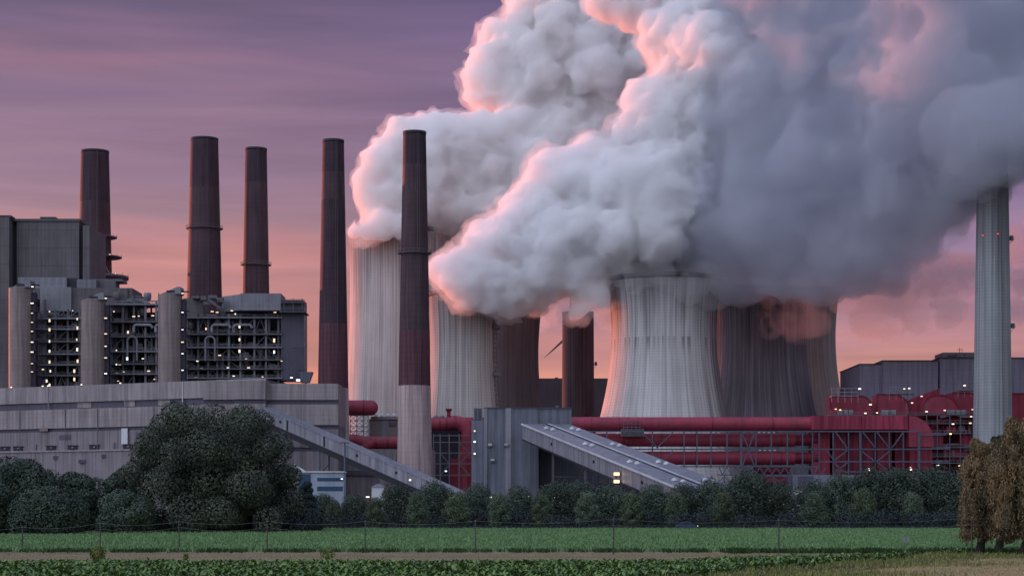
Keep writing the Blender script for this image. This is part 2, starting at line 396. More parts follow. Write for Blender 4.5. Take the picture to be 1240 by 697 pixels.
cooling_tower('narrow pale cooling tower just right of the foremost brick chimney, steam rolling over its rim', 561, 1010, 355, 420, 40, 45, 503,
    tower_mat('tower_shell_narrow', (.48,.45,.43), (.18,.165,.17), topz(355,1010), .7, dark=.15, seed=4.3, rib=.3), ladder=-22)
cooling_tower('narrow dark brown cooling tower with a ladder seam, behind the grey silo block', 612, 1075, 374, 430, 40, 46, 503,
    tower_mat('tower_shell_brown', (.125,.125,.14), (.09,.088,.10), topz(374,1075), .5, dark=.2, light=.2, seed=7.1, rib=.2))
cooling_tower('largest pale grey cooling tower with dark stains below its rim, above the long red pipe', 804, 1000, 338, 405, 63.5, 77, 503,
    tower_mat('tower_shell_large', (.56,.55,.54), (.17,.16,.17), topz(338,1000), .85, dark=.17, light=.1, seed=2.2, band=topz(413,1000), rib=.18, brown=(2*math.pi*27.6*1.15*(300/360), (.24,.20,.205))))
cooling_tower('dark soot-stained cooling tower with pale drips, wisps of steam across its rim', 914, 1085, 352, 410, 62, 74, 503,
    tower_mat('tower_shell_sooty', (.25,.24,.27), (.10,.095,.11), topz(352,1085), .8, dark=.28, light=.6, seed=5.9, rib=.2))
cooling_tower('beige cooling tower half hidden behind the dark stained one', 950, 1180, 354, 410, 61, 73, 503,
    tower_mat('tower_shell_beige', (.42,.37,.345), (.34,.30,.29), topz(354,1180), .4, dark=.15, seed=8.4, rib=.15))

# ================================================================ chimneys
def chimney(label, D, px, top, r_top, low_py, r_low, bands, ring=None, lights=None, platforms=()):
    """bands: list of (row where it ends, material) from the top down"""
    cx = X(px, D); s = D/F; ztop = Z(top, D); zl = Z(low_py, D); k = (r_low-r_top)*s/(ztop-zl)
    rad = lambda z: r_top*s+(ztop-z)*k
    t = thing('chimney', label, 'chimney', (cx, D, 0), 'tall chimneys of the power station')
    z1 = ztop
    for i, (row, m) in enumerate(bands):
        z0 = 0 if row is None else Z(row, D)
        n = 10; zs = [z0+(z1-z0)*j/n for j in range(n+1)]
        off = .0 if i % 2 == 0 else -.004
        prof = [(rad(z)+off, z) for z in zs]
        if i == 0: prof += [(rad(z1)-.8, z1), (rad(z1)-.8, z1-8)]
        MB().lathe(cx, D, prof, n=48, rm=rad(zs[0])).build('shaft' if i == len(bands)-1 else 'shaft_section', m, t)
        z1 = z0
    MB().lathe(cx, D, [(rad(ztop)+.02, ztop-1.2), (rad(ztop)+.12, ztop-1.2), (rad(ztop)+.12, ztop+.1), (rad(ztop)-.9, ztop+.1)], n=48).build('cap_ring', M_['cap'], t)
    for row in (ring or []):
        z = Z(row, D); r_ = rad(z); mb = MB().lathe(cx, D, [(r_-.1, z-.5), (r_+1.4, z-.1), (r_+1.4, z+.15), (r_-.1, z+.15)], n=40)
        for a in range(20):
            c, s_ = math.cos(a*math.pi/10), math.sin(a*math.pi/10)
            mb.beam((cx+(r_+1.3)*c, D+(r_+1.3)*s_, z), (cx+(r_+1.3)*c, D+(r_+1.3)*s_, z+1.4), .14)
        mb.lathe(cx, D, [(r_+1.25, z+1.3), (r_+1.4, z+1.3), (r_+1.4, z+1.45), (r_+1.25, z+1.45)], n=40)
        mb.build('platform', M_['steel'], t)
    for a, row in (lights or []):
        z = Z(row, D); r_ = rad(z)+.3; MB().lathe(cx+r_*math.sin(R(a)), D-r_*math.cos(R(a)), [(.05, z-.3), (.3, z-.15), (.3, z+.2), (.05, z+.35)], n=10).build('lamp', M_['lamp_red'], t)
    for side, row in platforms:
        z = Z(row, D); x = cx+side*(rad(z)+1.0); mb = MB().box(x-1.1, x+1.1, D-1.2, D+1.2, z, z+.25).box(x-.5, x+.9, D-.7, D+.7, z+.25, z+2.2)
        for dx in (-1, 1): mb.beam((x+dx, D-1.1, z+.2), (x+dx, D-1.1, z+1.4), .14)
        mb.beam((x+1, D-1.1, z+1.4), (x-1, D-1.1, z+1.4), .14); mb.beam((x-side*1.5, D, z-2.5), (x+side*.8, D, z), .2)
        mb.build('bracket_platform', M_['steel'], t)
    mb = MB()                                # climbing ladder up the near side
    zz = Z(low_py, D)
    for w in (-.35, .35):
        mb.beam((cx+w+rad(zz)*.35, D-rad(zz)*.94-.3, zz), (cx+w+rad(ztop)*.35, D-rad(ztop)*.94-.3, ztop-1), .12)
    mb.build('ladder', M_['steel'], t)
    return t
BD, BT, BR, ST = M_['brick_dark'], M_['brick_top'], M_['brick_red'], M_['stack_tan']
ca = chimney('squat dark chimney behind the boiler house at the far left, steel gallery round its foot', 1000, 115, 183, 16.6, 345, 20.5, [(245, BD), (280, BT), (None, BR)])
chimney('broad dark brown chimney behind the open boiler frames, tallest of the group on the left', 980, 247.5, 168, 16.5, 355, 21, [(228, BD), (None, BT)], ring=[277])
chimney('slimmer dark brown chimney behind the right end of the boiler frames', 985, 310, 180, 13, 355, 16, [(222, BD), (None, BT)], ring=[321])
chimney('dark chimney with worn patch near its top, bare concrete foot beside the hall end', 850, 403.5, 170, 13, 470, 18.5, [(209, BD), (243, BT), (392, BD), (470, BR), (None, ST)])
chimney('foremost brick chimney with ring platform and pale concrete foot behind the narrow conveyor', 780, 502, 160, 13.8, 467, 19.5, [(200, BD), (232, BT), (400, BT), (467, BR), (None, ST)], ring=[307])
chimney('tall pale concrete chimney on the right, top lost in steam, red warning lamps', 880, 1202, 150, 17.5, 545, 23.5,
    [(None, tower_mat('concrete_stack', (.30,.32,.33), (.13,.13,.14), Z(250,880), .8, dark=.22, light=.1, seed=3.3, rib=.2))],
    lights=[(-48, 287), (4, 286)], platforms=[(1, 291), (1, 397)])
ed = chimney('wide rust brown stack between two cooling towers, flame-coloured steam at its top', 1250, 700, 378, 19, 503, 19.5,
    [(None, tower_mat('rust_stack', (.072,.064,.078), (.05,.046,.056), Z(378,1250), .7, dark=.4, light=.4, seed=6.3, rib=.35))], platforms=[(1, 442)])
# marks on the concrete foot of the foremost chimney, gallery round the foot of the far left one
for row, dx in ((478, -13), (478, 0), (478, 12), (520, -9)): pass
mb = MB()
cxa = X(115, 1000)
for row, rr, h in ((288, 10, .5), (312, 12.5, .5), (338, 16, 1.5)):
    z = Z(row, 1000); mb.lathe(cxa+1.5, 1000, [(7, z-.4), (rr-1.5, z-.2), (rr, z), (rr, z+h), (7, z+h)], n=28)
    for a in range(14):
        c, s_ = math.cos(a*math.pi/7), math.sin(a*math.pi/7); mb.beam((cxa+1.5+rr*c, 1000+rr*s_, z), (cxa+1.5+rr*c, 1000+rr*s_, z+h+1.2), .15)
mb.beam(P(107, 285, 989), P(135, 335, 989), .5); mb.beam(P(107, 312, 989), P(128, 288, 989), .4)
mb.build('foot_gallery', M_['steel'], ca)
lamps(ca, 986, [(133, 308), (140, 331)], 'lamp')

# ================================================================ boiler house, left
D = 905
bh = thing('boiler_house', 'tall windowless grey boiler house with dark corner slots at the left edge', 'boiler house', (X(50, D), D, 0))
MB().pbox(-60, 11, 263, None, D-6, 40).build('corner_tower', M_['house'], bh)
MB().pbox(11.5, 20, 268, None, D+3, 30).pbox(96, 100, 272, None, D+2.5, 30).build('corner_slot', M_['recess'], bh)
MB().pbox(20.3, 95.7, 266.5, None, D, 40).build('wall', M_['house'], bh)
MB().pbox(100.3, 108.5, 273, None, D, 36).build('end_tower', M_['house'], bh)
MB().prism([(X(8,D), D-.6), (X(97,D), D-.6), (X(97,D), D+41), (X(8,D), D+41)], Z(268,D), Z(265,D)).build('roof', M_['hall_roof'], bh)
MB().pbox(-2, 13, 260.5, 263.1, D-6, 8).pbox(48.5, 67, 262.5, 266, D+6, 10).build('roof_vent', M_['rim'], bh)
# lower pale blocks in front of it
D = 880
lb = thing('bunker_house', 'pale stepped bunker blocks above the steel boiler frames, left of the second chimney', 'bunker house', (X(90, D), D, 0))
MB().pbox(22, 80.5, 335.5, 352, D+3, 20).pbox(93, 116, 338, 350, D+3, 18).build('upper_block', M_['house_light'], lb)
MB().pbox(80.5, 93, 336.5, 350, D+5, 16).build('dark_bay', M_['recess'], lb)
MB().pbox(20, 160, 348.5, 362, D, 24).pbox(86, 154.5, 349, 378, D-1, 10).build('wall', M_['house'], lb)
MB().pbox(48.5, 86, 347.5, 376.5, D-3, 10).build('pale_panel', M_['house_white'], lb)
MB().pbox(116, 148, 337.5, 340.5, D+8, 12).pbox(118, 140, 340.5, 349, D+8, 9).build('roof_gallery', M_['steel'], lb)
MB().pbox(154, 171, 357.8, 361, D+2, 12).pbox(156, 166, 361, 378, D+3, 9).build('roof_duct', M_['steel'], lb)

# stair towers: rounded concrete shafts with a tilted cap, a lamp bracket on each landing
def stair_tower(label, x0, x1, top, D, lamp_rows, lx):
    s = D/F; cx = X((x0+x1)/2, D); r = (x1-x0)/2*s
    t = thing('stair_tower', label, 'stair tower', (cx, D, 0), 'rounded concrete stair towers along the boiler frames')
    zt = Z(top+1, D)
    MB().lathe(cx, D, [(r, 0), (r, zt*.5), (r, zt)], n=40, close=True, rm=r).build('shaft', M_['tan'], t)
    z = zt+.02; x0_, x1_ = cx-r*.55, cx+r*1.02
    v = [(x0_, D-r*.9, z), (x1_, D-r*.9, z), (x1_, D+r*.8, z), (x0_, D+r*.8, z), (x1_-1.5, D-r*.9, z+3.1), (x1_, D-r*.9, z+3.1), (x1_, D+r*.8, z+3.1), (x1_-1.5, D+r*.8, z+3.1)]
    mb = MB().add(v, [(0,3,2,1), (0,1,5,4), (1,2,6,5), (2,3,7,6), (3,0,4,7), (4,5,6,7)]); mb.build('slanted_cap', M_['house_white'], t)
    MB().box(x0_+2.2, x1_-2.6, D-r*.9-.15, D-r*.9-.01, z+.5, z+1.5).build('cap_window', M_['recess'], t)
    mb = MB()
    mb.box(cx+r+.02, cx+r+1.7, D-1.5, D+2, 0, zt-2)
    for row in lamp_rows: mb.box(cx+r+.0, cx+r+3.2, D-2.2, D+.5, Z(row, D)+.5, Z(row, D)+.8)
    mb.build('landing_rail', M_['recess'], t)
    lamps(t, D-2.6, [(lx*1.0, row) for row in lamp_rows], 'lamp', 1.5, .5)
    return t
stair_tower('rounded tan stair tower nearest the tall boiler house', 11, 39.5, 348, 862, (347, 367, 379, 390, 401, 414, 426, 440, 450), 38.8)
stair_tower('rounded tan stair tower between the first two open boiler frames', 98, 128, 363, 858, (361, 385, 404, 419, 433, 452), 128)
stair_tower('rounded tan stair tower in front of the broad dark chimney', 191.5, 220.5, 356, 850, (355, 378, 399, 414, 428, 448), 221)

# open steel boiler frames
rnd = random.Random(5)
def boiler_bay(label, x0, x1, top, D, floors, cols, lamp_pts, seed, pipes=True, back_top=None, wide_lamps=()):
    rn = random.Random(seed); cx = X((x0+x1)/2, D)
    t = thing('boiler_bay', label, 'boiler bay', (cx, D, 0), 'open steel boiler frames full of pipework')
    dep = 16
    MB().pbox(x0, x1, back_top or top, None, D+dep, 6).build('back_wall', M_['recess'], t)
    xs = [X(c, D) for c in cols]; zt = Z(top, D); zb = Z(475, D)
    for c, x in zip(cols, xs):
        MB().box(x-.45, x+.45, D, D+.9, 0, zt).box(x-.4, x+.4, D+dep-2, D+dep-1.2, 0, zt-.02).build('column', M_['steel_light'] if rn.random() < .4 else M_['steel'], t)
    for row in floors:
        z = Z(row, D); a, b = X(x0, D), X(x1, D); drop = rn.choice((0, 0, 1)); 
        mb = MB().box(a-.3, b+.3, D-1.6, D+dep-1+drop, z-.28, z).box(a-.2, b+.2, D-1.9, D-1.62, z-.6, z+.05)
        mb.beam((a, D-1.7, z+1.15), (b, D-1.7, z+1.15), .12); mb.beam((a, D-1.7, z+.6), (b, D-1.7, z+.6), .1)
        n = int((b-a)/2.2)
        for i in range(n+1): x = a+(b-a)*i/n; mb.box(x-.06, x+.06, D-1.76, D-1.64, z+.06, z+1.14)
        mb.build('walkway', M_['steel_light'] if rn.random() < .6 else M_['steel'], t)
    zs = sorted([Z(f, D) for f in floors]+[zt, zb])
    mb = MB()
    for i in range(len(zs)-1):
        for j in range(len(xs)-1):
            k = rn.random(); za, zc = zs[i]+.1, zs[i+1]-.5
            if k < .25: mb.beam((xs[j], D+.4, za), (xs[j+1], D+.4, zc), .35)
            elif k < .45: mb.beam((xs[j], D+.4, zc), (xs[j+1], D+.4, za), .35)
            elif k < .55:
                m_ = (xs[j]+xs[j+1])/2; mb.beam((xs[j], D+.4, za), (m_, D+.4, zc), .3); mb.beam((xs[j+1], D+.4, za), (m_, D+.4, zc), .3)
    mb.build('steel_lattice', M_['steel'], t)
    if pipes:
        for i in range(int((x1-x0)*1.0)):
            x = X(rn.uniform(x0+1, x1-1), D); y = D+rn.uniform(1.5, dep-4); k = rn.randrange(len(zs)-1); z = zs[k]+rn.uniform(.8, 2.5); r = rn.choice((.25, .35, .5, .8))
            m = rn.choice(('pipe_grey', 'pipe_grey', 'steel', 'steel_light')); kk = rn.random(); mb = MB()
            if kk < .4:
                l = rn.uniform(4, 11)*rn.choice((-1, 1)); x2 = min(max(x+l, X(x0+1, D)), X(x1-1, D)); h = rn.uniform(2, 7)
                mb.tube([(x, y, z)]+arc((x2-math.copysign(1, l), y, z+1), 1, -math.pi/2, 0, (math.copysign(1, l), 0, 0), (0, 0, 1), 5)+[(x2, y, z+h)], r, 10)
            elif kk < .65: mb.tube([(x, y, z-2), (x, y, min(z+rn.uniform(5, 14), zt-.5))], r, 10)
            elif kk < .8:
                mb.lathe(x, y, [(.2, z), (1.6, z+1.2), (1.8, z+3.6), (1.4, z+4.2)], n=14, close=True)
            else: mb.box(x-rn.uniform(.8, 2.2), x+rn.uniform(.8, 2.2), y-1, y+1.2, z-1, z+rn.uniform(.6, 2.2))
            mb.build('pipe' if kk < .65 else 'vessel', M_[m], t)
    lamps(t, D-1.8, lamp_pts, 'lamp', .75, .75)
    lamps(t, D-1.75, wide_lamps, 'lamp', 1.5, .5)
    return t
f1 = boiler_bay('dark open boiler frame with floodlit landings between the first two stair towers', 40, 98, 374, 872, (385, 398, 413, 428, 441, 454),
    (44, 55, 67, 82, 96), [(60,377),(88,376),(60,388,.9,1.6),(60,399,.9,1.6),(60,413,.9,1.6),(60,425,.9,1.6),(60,438,.9,1.6),(61,449,.9,1.6),(56.5,461,.9,1.6),(60,466,.9,1.6),
     (93.5,386,.9,1.7),(93.7,397,.9,1.7),(93,411,.9,1.7),(93.5,423,.9,1.7),(94,437,.9,1.7),(90,449,.9,1.7),(90,459,.9,1.7)], 11, wide_lamps=[(82,413),(52,447)])
f2 = boiler_bay('middle open boiler frame with ring-shaped pipe loop and yellowish lamps', 130, 191.5, 364, 872, (368, 389, 407, 425, 440, 452),
    (134, 149, 162, 176, 189), [(138,377),(155,402,.9,1.6),(154,434,1,1.8),(141,424),(141,441)], 12, back_top=378,
    wide_lamps=[(162,383),(168,382.5),(185,382),(173,434),(185,440),(145,441),(150,450),(180,449),(142,452),(187,459),(143,461)])
f3 = boiler_bay('right-hand open boiler frame under the pale block, densest with pipes and lamps', 222, 342, 380, 872, (384, 404, 420, 435, 446, 457),
    (226, 240, 252, 263, 277, 291, 308, 322, 337), [(285,380),(249.5,398,1,1.6),(290,395,1,2),(290,411,1,2),(290,425,1,1.8),(332,412,1,2),(332,426,1,2)], 13,
    wide_lamps=[(257,377),(263,378),(281,376),(293,375),(333,378),(340,377),(266,430),(239,437),(281,435.5),(298,434.5),(341,437),(244,446),(276,445),(301,445),(237,457),(283,455),(318,456),(353,457)])
for t_, cxp in ((f2, 160), (f3, 254.5)):      # the looped pipe, seen end on, with its two tails
    D = 870.6; c = P(cxp, 413, D); r_ = 2.2
    pth = [(c.x-r_, D, c.z-9), (c.x-r_, D, c.z)]+arc(c, r_, math.pi, 0, (1,0,0), (0,0,1), 12)+[(c.x+r_, D, c.z-9)]
    MB().tube(pth, .55, 12).build('pipe_loop', M_['steel_light'], t_)
    for dz in (0, 7):
        a = P(cxp+2, 396, D).x
        MB().tube([(a, D, c.z+4), (a, D, c.z+6)]+arc((a+1.5, D, c.z+6), 1.5, math.pi, math.pi/2, (1,0,0), (0,0,1), 5)+[(a+7, D, c.z+7.5)]+arc((a+7, D, c.z+6), 1.5, math.pi/2, 0, (1,0,0), (0,0,1), 5), .7, 10).build('pipe', M_['steel_light'], t_) if dz == 0 else \
        MB().tube([(a+10, D, c.z+4), (a+10, D, c.z+6)]+arc((a+11.5, D, c.z+6), 1.5, math.pi, math.pi/2, (1,0,0), (0,0,1), 5)+[(a+17, D, c.z+7.5)]+arc((a+17, D, c.z+6), 1.5, math.pi/2, 0, (1,0,0), (0,0,1), 5), .7, 10).build('pipe', M_['steel_light'], t_)
# blocks above the frames
D = 866
ub = thing('filter_block', 'pale cladding block and green-grey tank deck on top of the right-hand boiler frame', 'filter block', (X(300, D), D, 0))
MB().pbox(291, 340, 355, 375.5, D, 18).build('wall', M_['house_light'], ub)
MB().prism([(X(268,D+8), D+10), (X(291,D), D+.02), (X(291,D), D+18), (X(268,D), D+18)], Z(375,D), Z(356,D)).build('canted_wall', M_['house_light'], ub)
MB().pbox(222, 246, 361, 383, D+6, 10).build('side_bin', M_['house'], ub)
MB().pbox(340.2, 368, 378, 460, D+5, 14).build('end_wall', M_['hall_dark'], ub)
MB().pbox(340.3, 367.5, 363, 376.5, D+1, 14).build('tank', M_['grey_dark'], ub)
mb = MB().pbox(338, 369.5, 376.6, 377.8, D-1, 17)
for row in (376.6, 420, 447, 366):
    z = Z(row, D); a, b = X(352 if row in (420, 447) else 341, D), X(369, D)
    mb.box(a, b, D-1, D+1, z-.3, z); mb.beam((a, D-1, z+1.3), (b, D-1, z+1.3), .15)
    for i in range(6): x = a+(b-a)*i/5; mb.beam((x, D-1, z), (x, D-1, z+1.3), .12)
for c in (344, 355, 366): mb.beam(P(c, 377, D-.5), P(c, 361, D-.5), .3)
mb.build('tank_deck', M_['steel'], ub)
mb = MB()
for a, b, r1, r2 in ((243, 250, 358, 363), (252, 262, 357, 361), (263, 270, 360, 366), (246, 256, 365, 369), (232, 241, 358, 361)): mb.pbox(a, b, r1, r2, D+2, 4)
mb.beam(P(252, 362, D+1), P(268, 374, D+1), 1.2); mb.beam(P(262, 361, D+1), P(272, 366, D+1), .9)
mb.build('roof_conveyor', M_['steel'], ub)
D = 862
MB().prism([(X(361.5,D), D), (X(369.5,D), D), (X(371,D), D+5), (X(361.5,D), D+5)], Z(461,D), Z(455,D)).build('x', M_['steel']).name = 'x0'
bpy.data.objects.remove(bpy.data.objects['x0'])
hp = thing('hopper', 'small grey tapered hopper at the right foot of the boiler frames', 'hopper', (X(370, D), D, 0))
c0 = X(370, D)
MB().add([(c0-2.2,D,Z(463,D)),(c0+1.6,D,Z(463,D)),(c0+1.6,D+4,Z(463,D)),(c0-2.2,D+4,Z(463,D)),(c0-2.4,D-.5,Z(450,D)),(c0+3.2,D-.5,Z(450,D)),(c0+3.2,D+5,Z(450,D)),(c0-2.4,D+5,Z(450,D))],
    [(0,3,2,1),(4,5,6,7),(0,1,5,4),(1,2,6,5),(2,3,7,6),(3,0,4,7)]).build('bin', M_['grey_metal'], hp)
MB().pbox(369, 371, 463, None, D+1, 2).build('leg', M_['steel'], hp)
lamps(hp, D-1, [(361, 460, 2.6, 1.1)], 'lamp_cool')

# ================================================================ turbine hall, the long wall
th = thing('turbine_hall', 'long low grey turbine hall with dark window bands in front of the boiler frames', 'turbine hall', (X(160, 830), 830, 0))
def line_at(px): # the front wall runs slightly towards us from left to right
    x0, y0 = X(-80, 872), 872; x1, y1 = X(322, 787), 787
    k = (px-620)/F; tt = (k*y0-x0)/((x1-x0)-k*(y1-y0)); return (x0+(x1-x0)*tt, y0+(y1-y0)*tt)
def strip(pa, pb, z0, z1, out_, th_=6.0):
    a = line_at(pa); b = line_at(pb); return [(a[0], a[1]-out_), (b[0], b[1]-out_), (b[0], b[1]+th_), (a[0], a[1]+th_)], z0, z1
zT = 57.5; a_ = 854; zz = lambda py: 4+(614-py)/F*a_     # heights read at the left edge of the picture
pts, z0, z1 = strip(-80, 322, zz(489.5), zT, .0); MB().prism(pts, z0, z1).build('upper_wall', M_['hall'], th)
pts, z0, z1 = strip(-80, 322, zz(497.5), zz(489.5), -1.2); MB().prism(pts, z0, z1-.01).build('window_band', M_['hall_dark'], th)
pts, z0, z1 = strip(-80, 322, zz(520), zz(497.5), .0); MB().prism(pts, z0+.01, z1-.02).build('middle_wall', M_['hall_fine'], th)
pts, z0, z1 = strip(-80, 322, zz(524), zz(520), -1.4); MB().prism(pts, z0, z1).build('shadow_gap', M_['hall_dark'], th)
pts, z0, z1 = strip(-80, 322, zz(547), zz(524), -1.0); MB().prism(pts, z0+.01, z1-.01).build('lower_wall', M_['hall_low'], th)
pts, z0, z1 = strip(-80, 322, 0, zz(547), 2.5); MB().prism(pts, z0, z1).build('annex_wall', M_['hall_low'], th)
pts, z0, z1 = strip(-80, 322, zz(548.2), zz(546.3), 3.1); MB().prism(pts, z0+.01, z1).build('ledge', M_['hall'], th)
a = line_at(-80); b = line_at(322)
MB().prism([(a[0], a[1]+.5), (b[0], b[1]+.5), (b[0]+8, b[1]+60), (a[0], a[1]+60)], zT-1.4, zT-.4).build('roof', M_['hall_roof'], th)
for pa, pb, r0, r1, o_, mm in ((93,110,489.8,496.5,-.9,'hall_fine'), (151,163,489.8,496.5,-.9,'hall_fine'), (191,205,489.8,496.5,-.9,'hall_fine'),
        (147,154.5,522,541,.3,'white_trim'), (48,58,519,523,.25,'tan'), (71,85,528,533.5,-.8,'hall_dark'), (164,176,527,533,-.8,'hall_dark')):
    pts, z0, z1 = strip(pa, pb, zz(r1), zz(r0), o_, 2); MB().prism(pts, z0, z1).build('wall_panel', M_[mm], th)
for px in (24, 79, 118, 186, 205, 262, 290):
    x, y = line_at(px); MB().tube([(x, y-.25, 0 if px % 2 else zz(547)), (x, y-.25, zz(498))], .16, 8).build('pipe', M_['pipe_grey'], th)
for px, r0, w_ in ((30, 556, 2.2), (70, 553, 1.4), (104, 558, 2.6), (128, 552, 1.2), (208, 556, 2)):
    x, y = line_at(px); MB().box(x-w_, x+w_, y-3.0, y-1.5, zz(r0+4), zz(r0)).build('vent', M_['hall_dark'], th)
for px in (58.5, 151, 221):
    pts, z0, z1 = strip(px-.5, px+.5, zz(497), zT-.1, .22, .1); MB().prism(pts, z0, z1).build('downpipe', M_['white_trim'] if px > 200 else M_['house_light'], th)
for px in (6, 22, 42, 62, 88, 114, 137, 155, 176):
    x, y = line_at(px); z = zz(543.5)
    if px in (42, 137):
        MB().box(x-.5, x+.5, y+.1, y+.8, z-1, z+2).build('vent', M_['house_light'], th)
    else:
        MB().box(x-2, x+2, y-.6, y+.9, z-1, z+1.2).box(x-2.6, x+2.6, y-.8, y+.5, z+.9, z+1.1).build('fan_unit', M_['recess'], th)
        MB().box(x-.3, x+.5, y-.9, y-.65, z-.2, z+.5).build('fan_plate', M_['house_light'], th)
for px, row in ((14, 469.5), (52, 469), (58.5, 468), (99, 467.5), (146, 465)):
    x, y = line_at(px); l_ = MB().box(x-.45, x+.45, y-.5, y+.3, zT-.05, zT+.5).build('lamp', M_['lamp_body'], th); MB().box(x-.35, x+.35, y-.62, y-.502, zT+.0, zT+.42).build('lamp_glass', M_['lamp'], l_)
# end block of the hall, nearer, three plain bands
D = 776
eb = thing('bunker_bay', 'plain grey end block of the turbine hall where the lower conveyor starts', 'end block', (X(365, D), D, 0))
def zD(row): return Z(row, D)
for k_, (pa, pb, tp, dd) in enumerate(((246, 285, 460.8, 0), (285, 322.5, 460.8, -3), (322.5, 409, 463.8, 2))):
    for nm, r0, r1, o_, mm in (('upper_wall', tp, 483.5, 0, 'hall_fine'), ('window_band', 483.5, 489, 1, 'hall_dark'), ('middle_wall', 489, 514, 0, 'hall_fine'), ('window_band', 514, 519, 1, 'hall_dark'), ('lower_wall', 519, 541, .2, 'hall_low'), ('window_band', 541, 546, 1, 'hall_dark'), ('lower_wall', 546, None, .3, 'hall_low')):
        MB().box(X(pa, D), X(pb, D), D+dd+o_, D+dd+34+k_*.5, 0 if r1 is None else zD(r1)+.01, zD(r0)).build(nm, M_[mm], eb)
MB().box(X(409.3,D), X(425,D), D+28, D+45, 0, Z(548,D)).build('side_annex', M_['hall_low'], eb)
MB().box(X(400,D), X(520,D), D+25, D+60, 0, Z(541,D)).box(X(455,D), X(480,D), D+18, D+24.9, 0, Z(548,D)).build('rear_annex', M_['hall_low'], eb)
MB().box(X(400,D), X(520,D), D+24, D+24.9, Z(574,D), Z(568,D)).build('window_band', M_['hall_dark'], eb)
# ================================================================ conveyors
def gallery(name, label, A, B, width, h, mats, parts_extra=None, slope_cap=True):
    """inclined enclosed conveyor gallery from A to B (centre line of the roof ridge), width across, h tall"""
    A = Vector(A); B = Vector(B); d = (B-A); hd = Vector((d.x, d.y, 0)).normalized(); s = Vector((-hd.y, hd.x, 0))
    t = thing(name, label, 'conveyor', (B.x, B.y, 0))
    up = Vector((0, 0, 1))
    def slab(o0, o1, u0, u1, nm, m, par=None, a=0.0, b=1.0):
        p = A+d*a; q = A+d*b
        v = [p+s*o0+up*u0, p+s*o1+up*u0, q+s*o1+up*u0, q+s*o0+up*u0, p+s*o0+up*u1, p+s*o1+up*u1, q+s*o1+up*u1, q+s*o0+up*u1]
        mb = MB().add(v, [(0,3,2,1),(4,5,6,7),(0,1,5,4),(1,2,6,5),(2,3,7,6),(3,0,4,7)]); return mb.build(nm, m, par or t)
    return t, slab, A, B, d, hd, s
w = 18.0
A = P(661, 513, 700); B = P(866, 594, 545)
t, slab, A, B, d, hd, s = gallery('double_conveyor_gallery', 'broad pale grey double conveyor gallery sloping down in front of the red pipes', A, B, w, 5, None)
# s points to the right of the downhill direction or left; find which side faces the camera
side = 1 if s.x < 0 else -1      # left side in the picture
slab(-w/2+.05, w/2-.05, -5.6, -.35, 'gallery_body', M_['gallery_side'])
slab(-w/2-.25, -.7, -.34, 0, 'roof', M_['gallery_roof']); slab(.7, w/2+.25, -.34, 0, 'roof', M_['gallery_roof'])
slab(-.69, .69, -.33, -.12, 'roof_gutter', M_['gallery_under'])
slab(side*(w/2+.26), side*(w/2+.62), -.42, .14, 'eaves_flashing', M_['white_trim']); slab(-side*1.3, -side*.75, .005, .24, 'eaves_flashing', M_['white_trim'])
slab(-w/2-.1, w/2+.1, -6.2, -5.62, 'floor', M_['gallery_under'])
for a in (.10, .37, .64, .88):
    for o in (-1, 1):
        for k in (0, .022):
            c = A+d*(a+k)+s*(o*w*.27+k*60); MB().lathe(c.x, c.y, [(.95, c.z+.0), (.95, c.z+.55), (.2, c.z+1.0)], n=12, close=True).build('roof_vent', M_['white_trim'], t)
for a in (.22, .5, .78):
    c = A+d*a+s*(side*(w/2+.1)); c.z -= 2.8
    MB().tube([c, c+s*side*.25], .5, 12).build('side_hatch', M_['gallery_under'], t)
for a in (.2, .42, .66):
    c = A+d*a; mb = MB()
    for o in (-.42, .42):
        b0 = c+s*(o*w); mb.beam((b0.x, b0.y, 0), (b0.x, b0.y, c.z-6), .8)
    b0 = c-s*(.42*w); b1 = c+s*(.42*w); mb.beam((b0.x, b0.y, 0), (b1.x, b1.y, c.z-6.3), .45); mb.beam((b1.x, b1.y, c.z*.5), (b0.x, b0.y, c.z*.5), .5)
    mb.build('trestle', M_['steel'], t)
ll = A+d*.655+s*(side*(w/2+1.2)); 
fl = thing('floodlight_mast', 'orange-lit floodlight mast under the edge of the broad conveyor', 'light mast', (ll.x, ll.y, 0))
MB().tube([(ll.x, ll.y, 0), (ll.x, ll.y, Z(572, ll.y))], .22, 8).build('mast', M_['steel'], fl)
D = ll.y-1
for r_ in (574, 583): lh = MB().box(ll.x-1.0, ll.x+1.2, D+.2, D+1, Z(r_, D)-.5, Z(r_, D)+.9).build('lamp', M_['lamp_body'], fl); MB().box(ll.x-.8, ll.x+.9, D+.0, D+.19, Z(r_, D)-.3, Z(r_, D)+.6).build('lamp_glass', M_['lamp_warm'], lh)
# lower conveyor, left
A = P(322, 493, 765); B = P(600, 614, 690)
t, slab, A, B, d, hd, s = gallery('single_conveyor_gallery', 'long narrow grey conveyor gallery slanting down across the turbine hall end', A, B, 7, 5, None)
side = 1 if s.y < 0 else -1
slab(-3.5, 3.5, -4.6, -.3, 'gallery_body', M_['gallery_side']); slab(-3.8, 3.8, -.29, .05, 'roof', M_['gallery_roof'])
slab(-3.3, 3.3, -7.2, -4.62, 'floor', M_['gallery_under'])
slab(side*3.51, side*3.62, -4.7, -4.3, 'eaves_flashing', M_['gallery_roof'])
for a in (.13, .30, .5, .72, .86):
    slab(side*3.52, side*3.75, -4.5, .0, 'side_rib', M_['gallery_under'] if a in (.13, .30) else M_['gallery_side'], a=a, b=a+.006)
for a in (.10, .45, .62, .80):
    c = A+d*a+s*(side*3.5); c.z -= 2.2; MB().tube([c, c+s*side*.3], .55, 12).build('side_hatch', M_['gallery_under'], t)
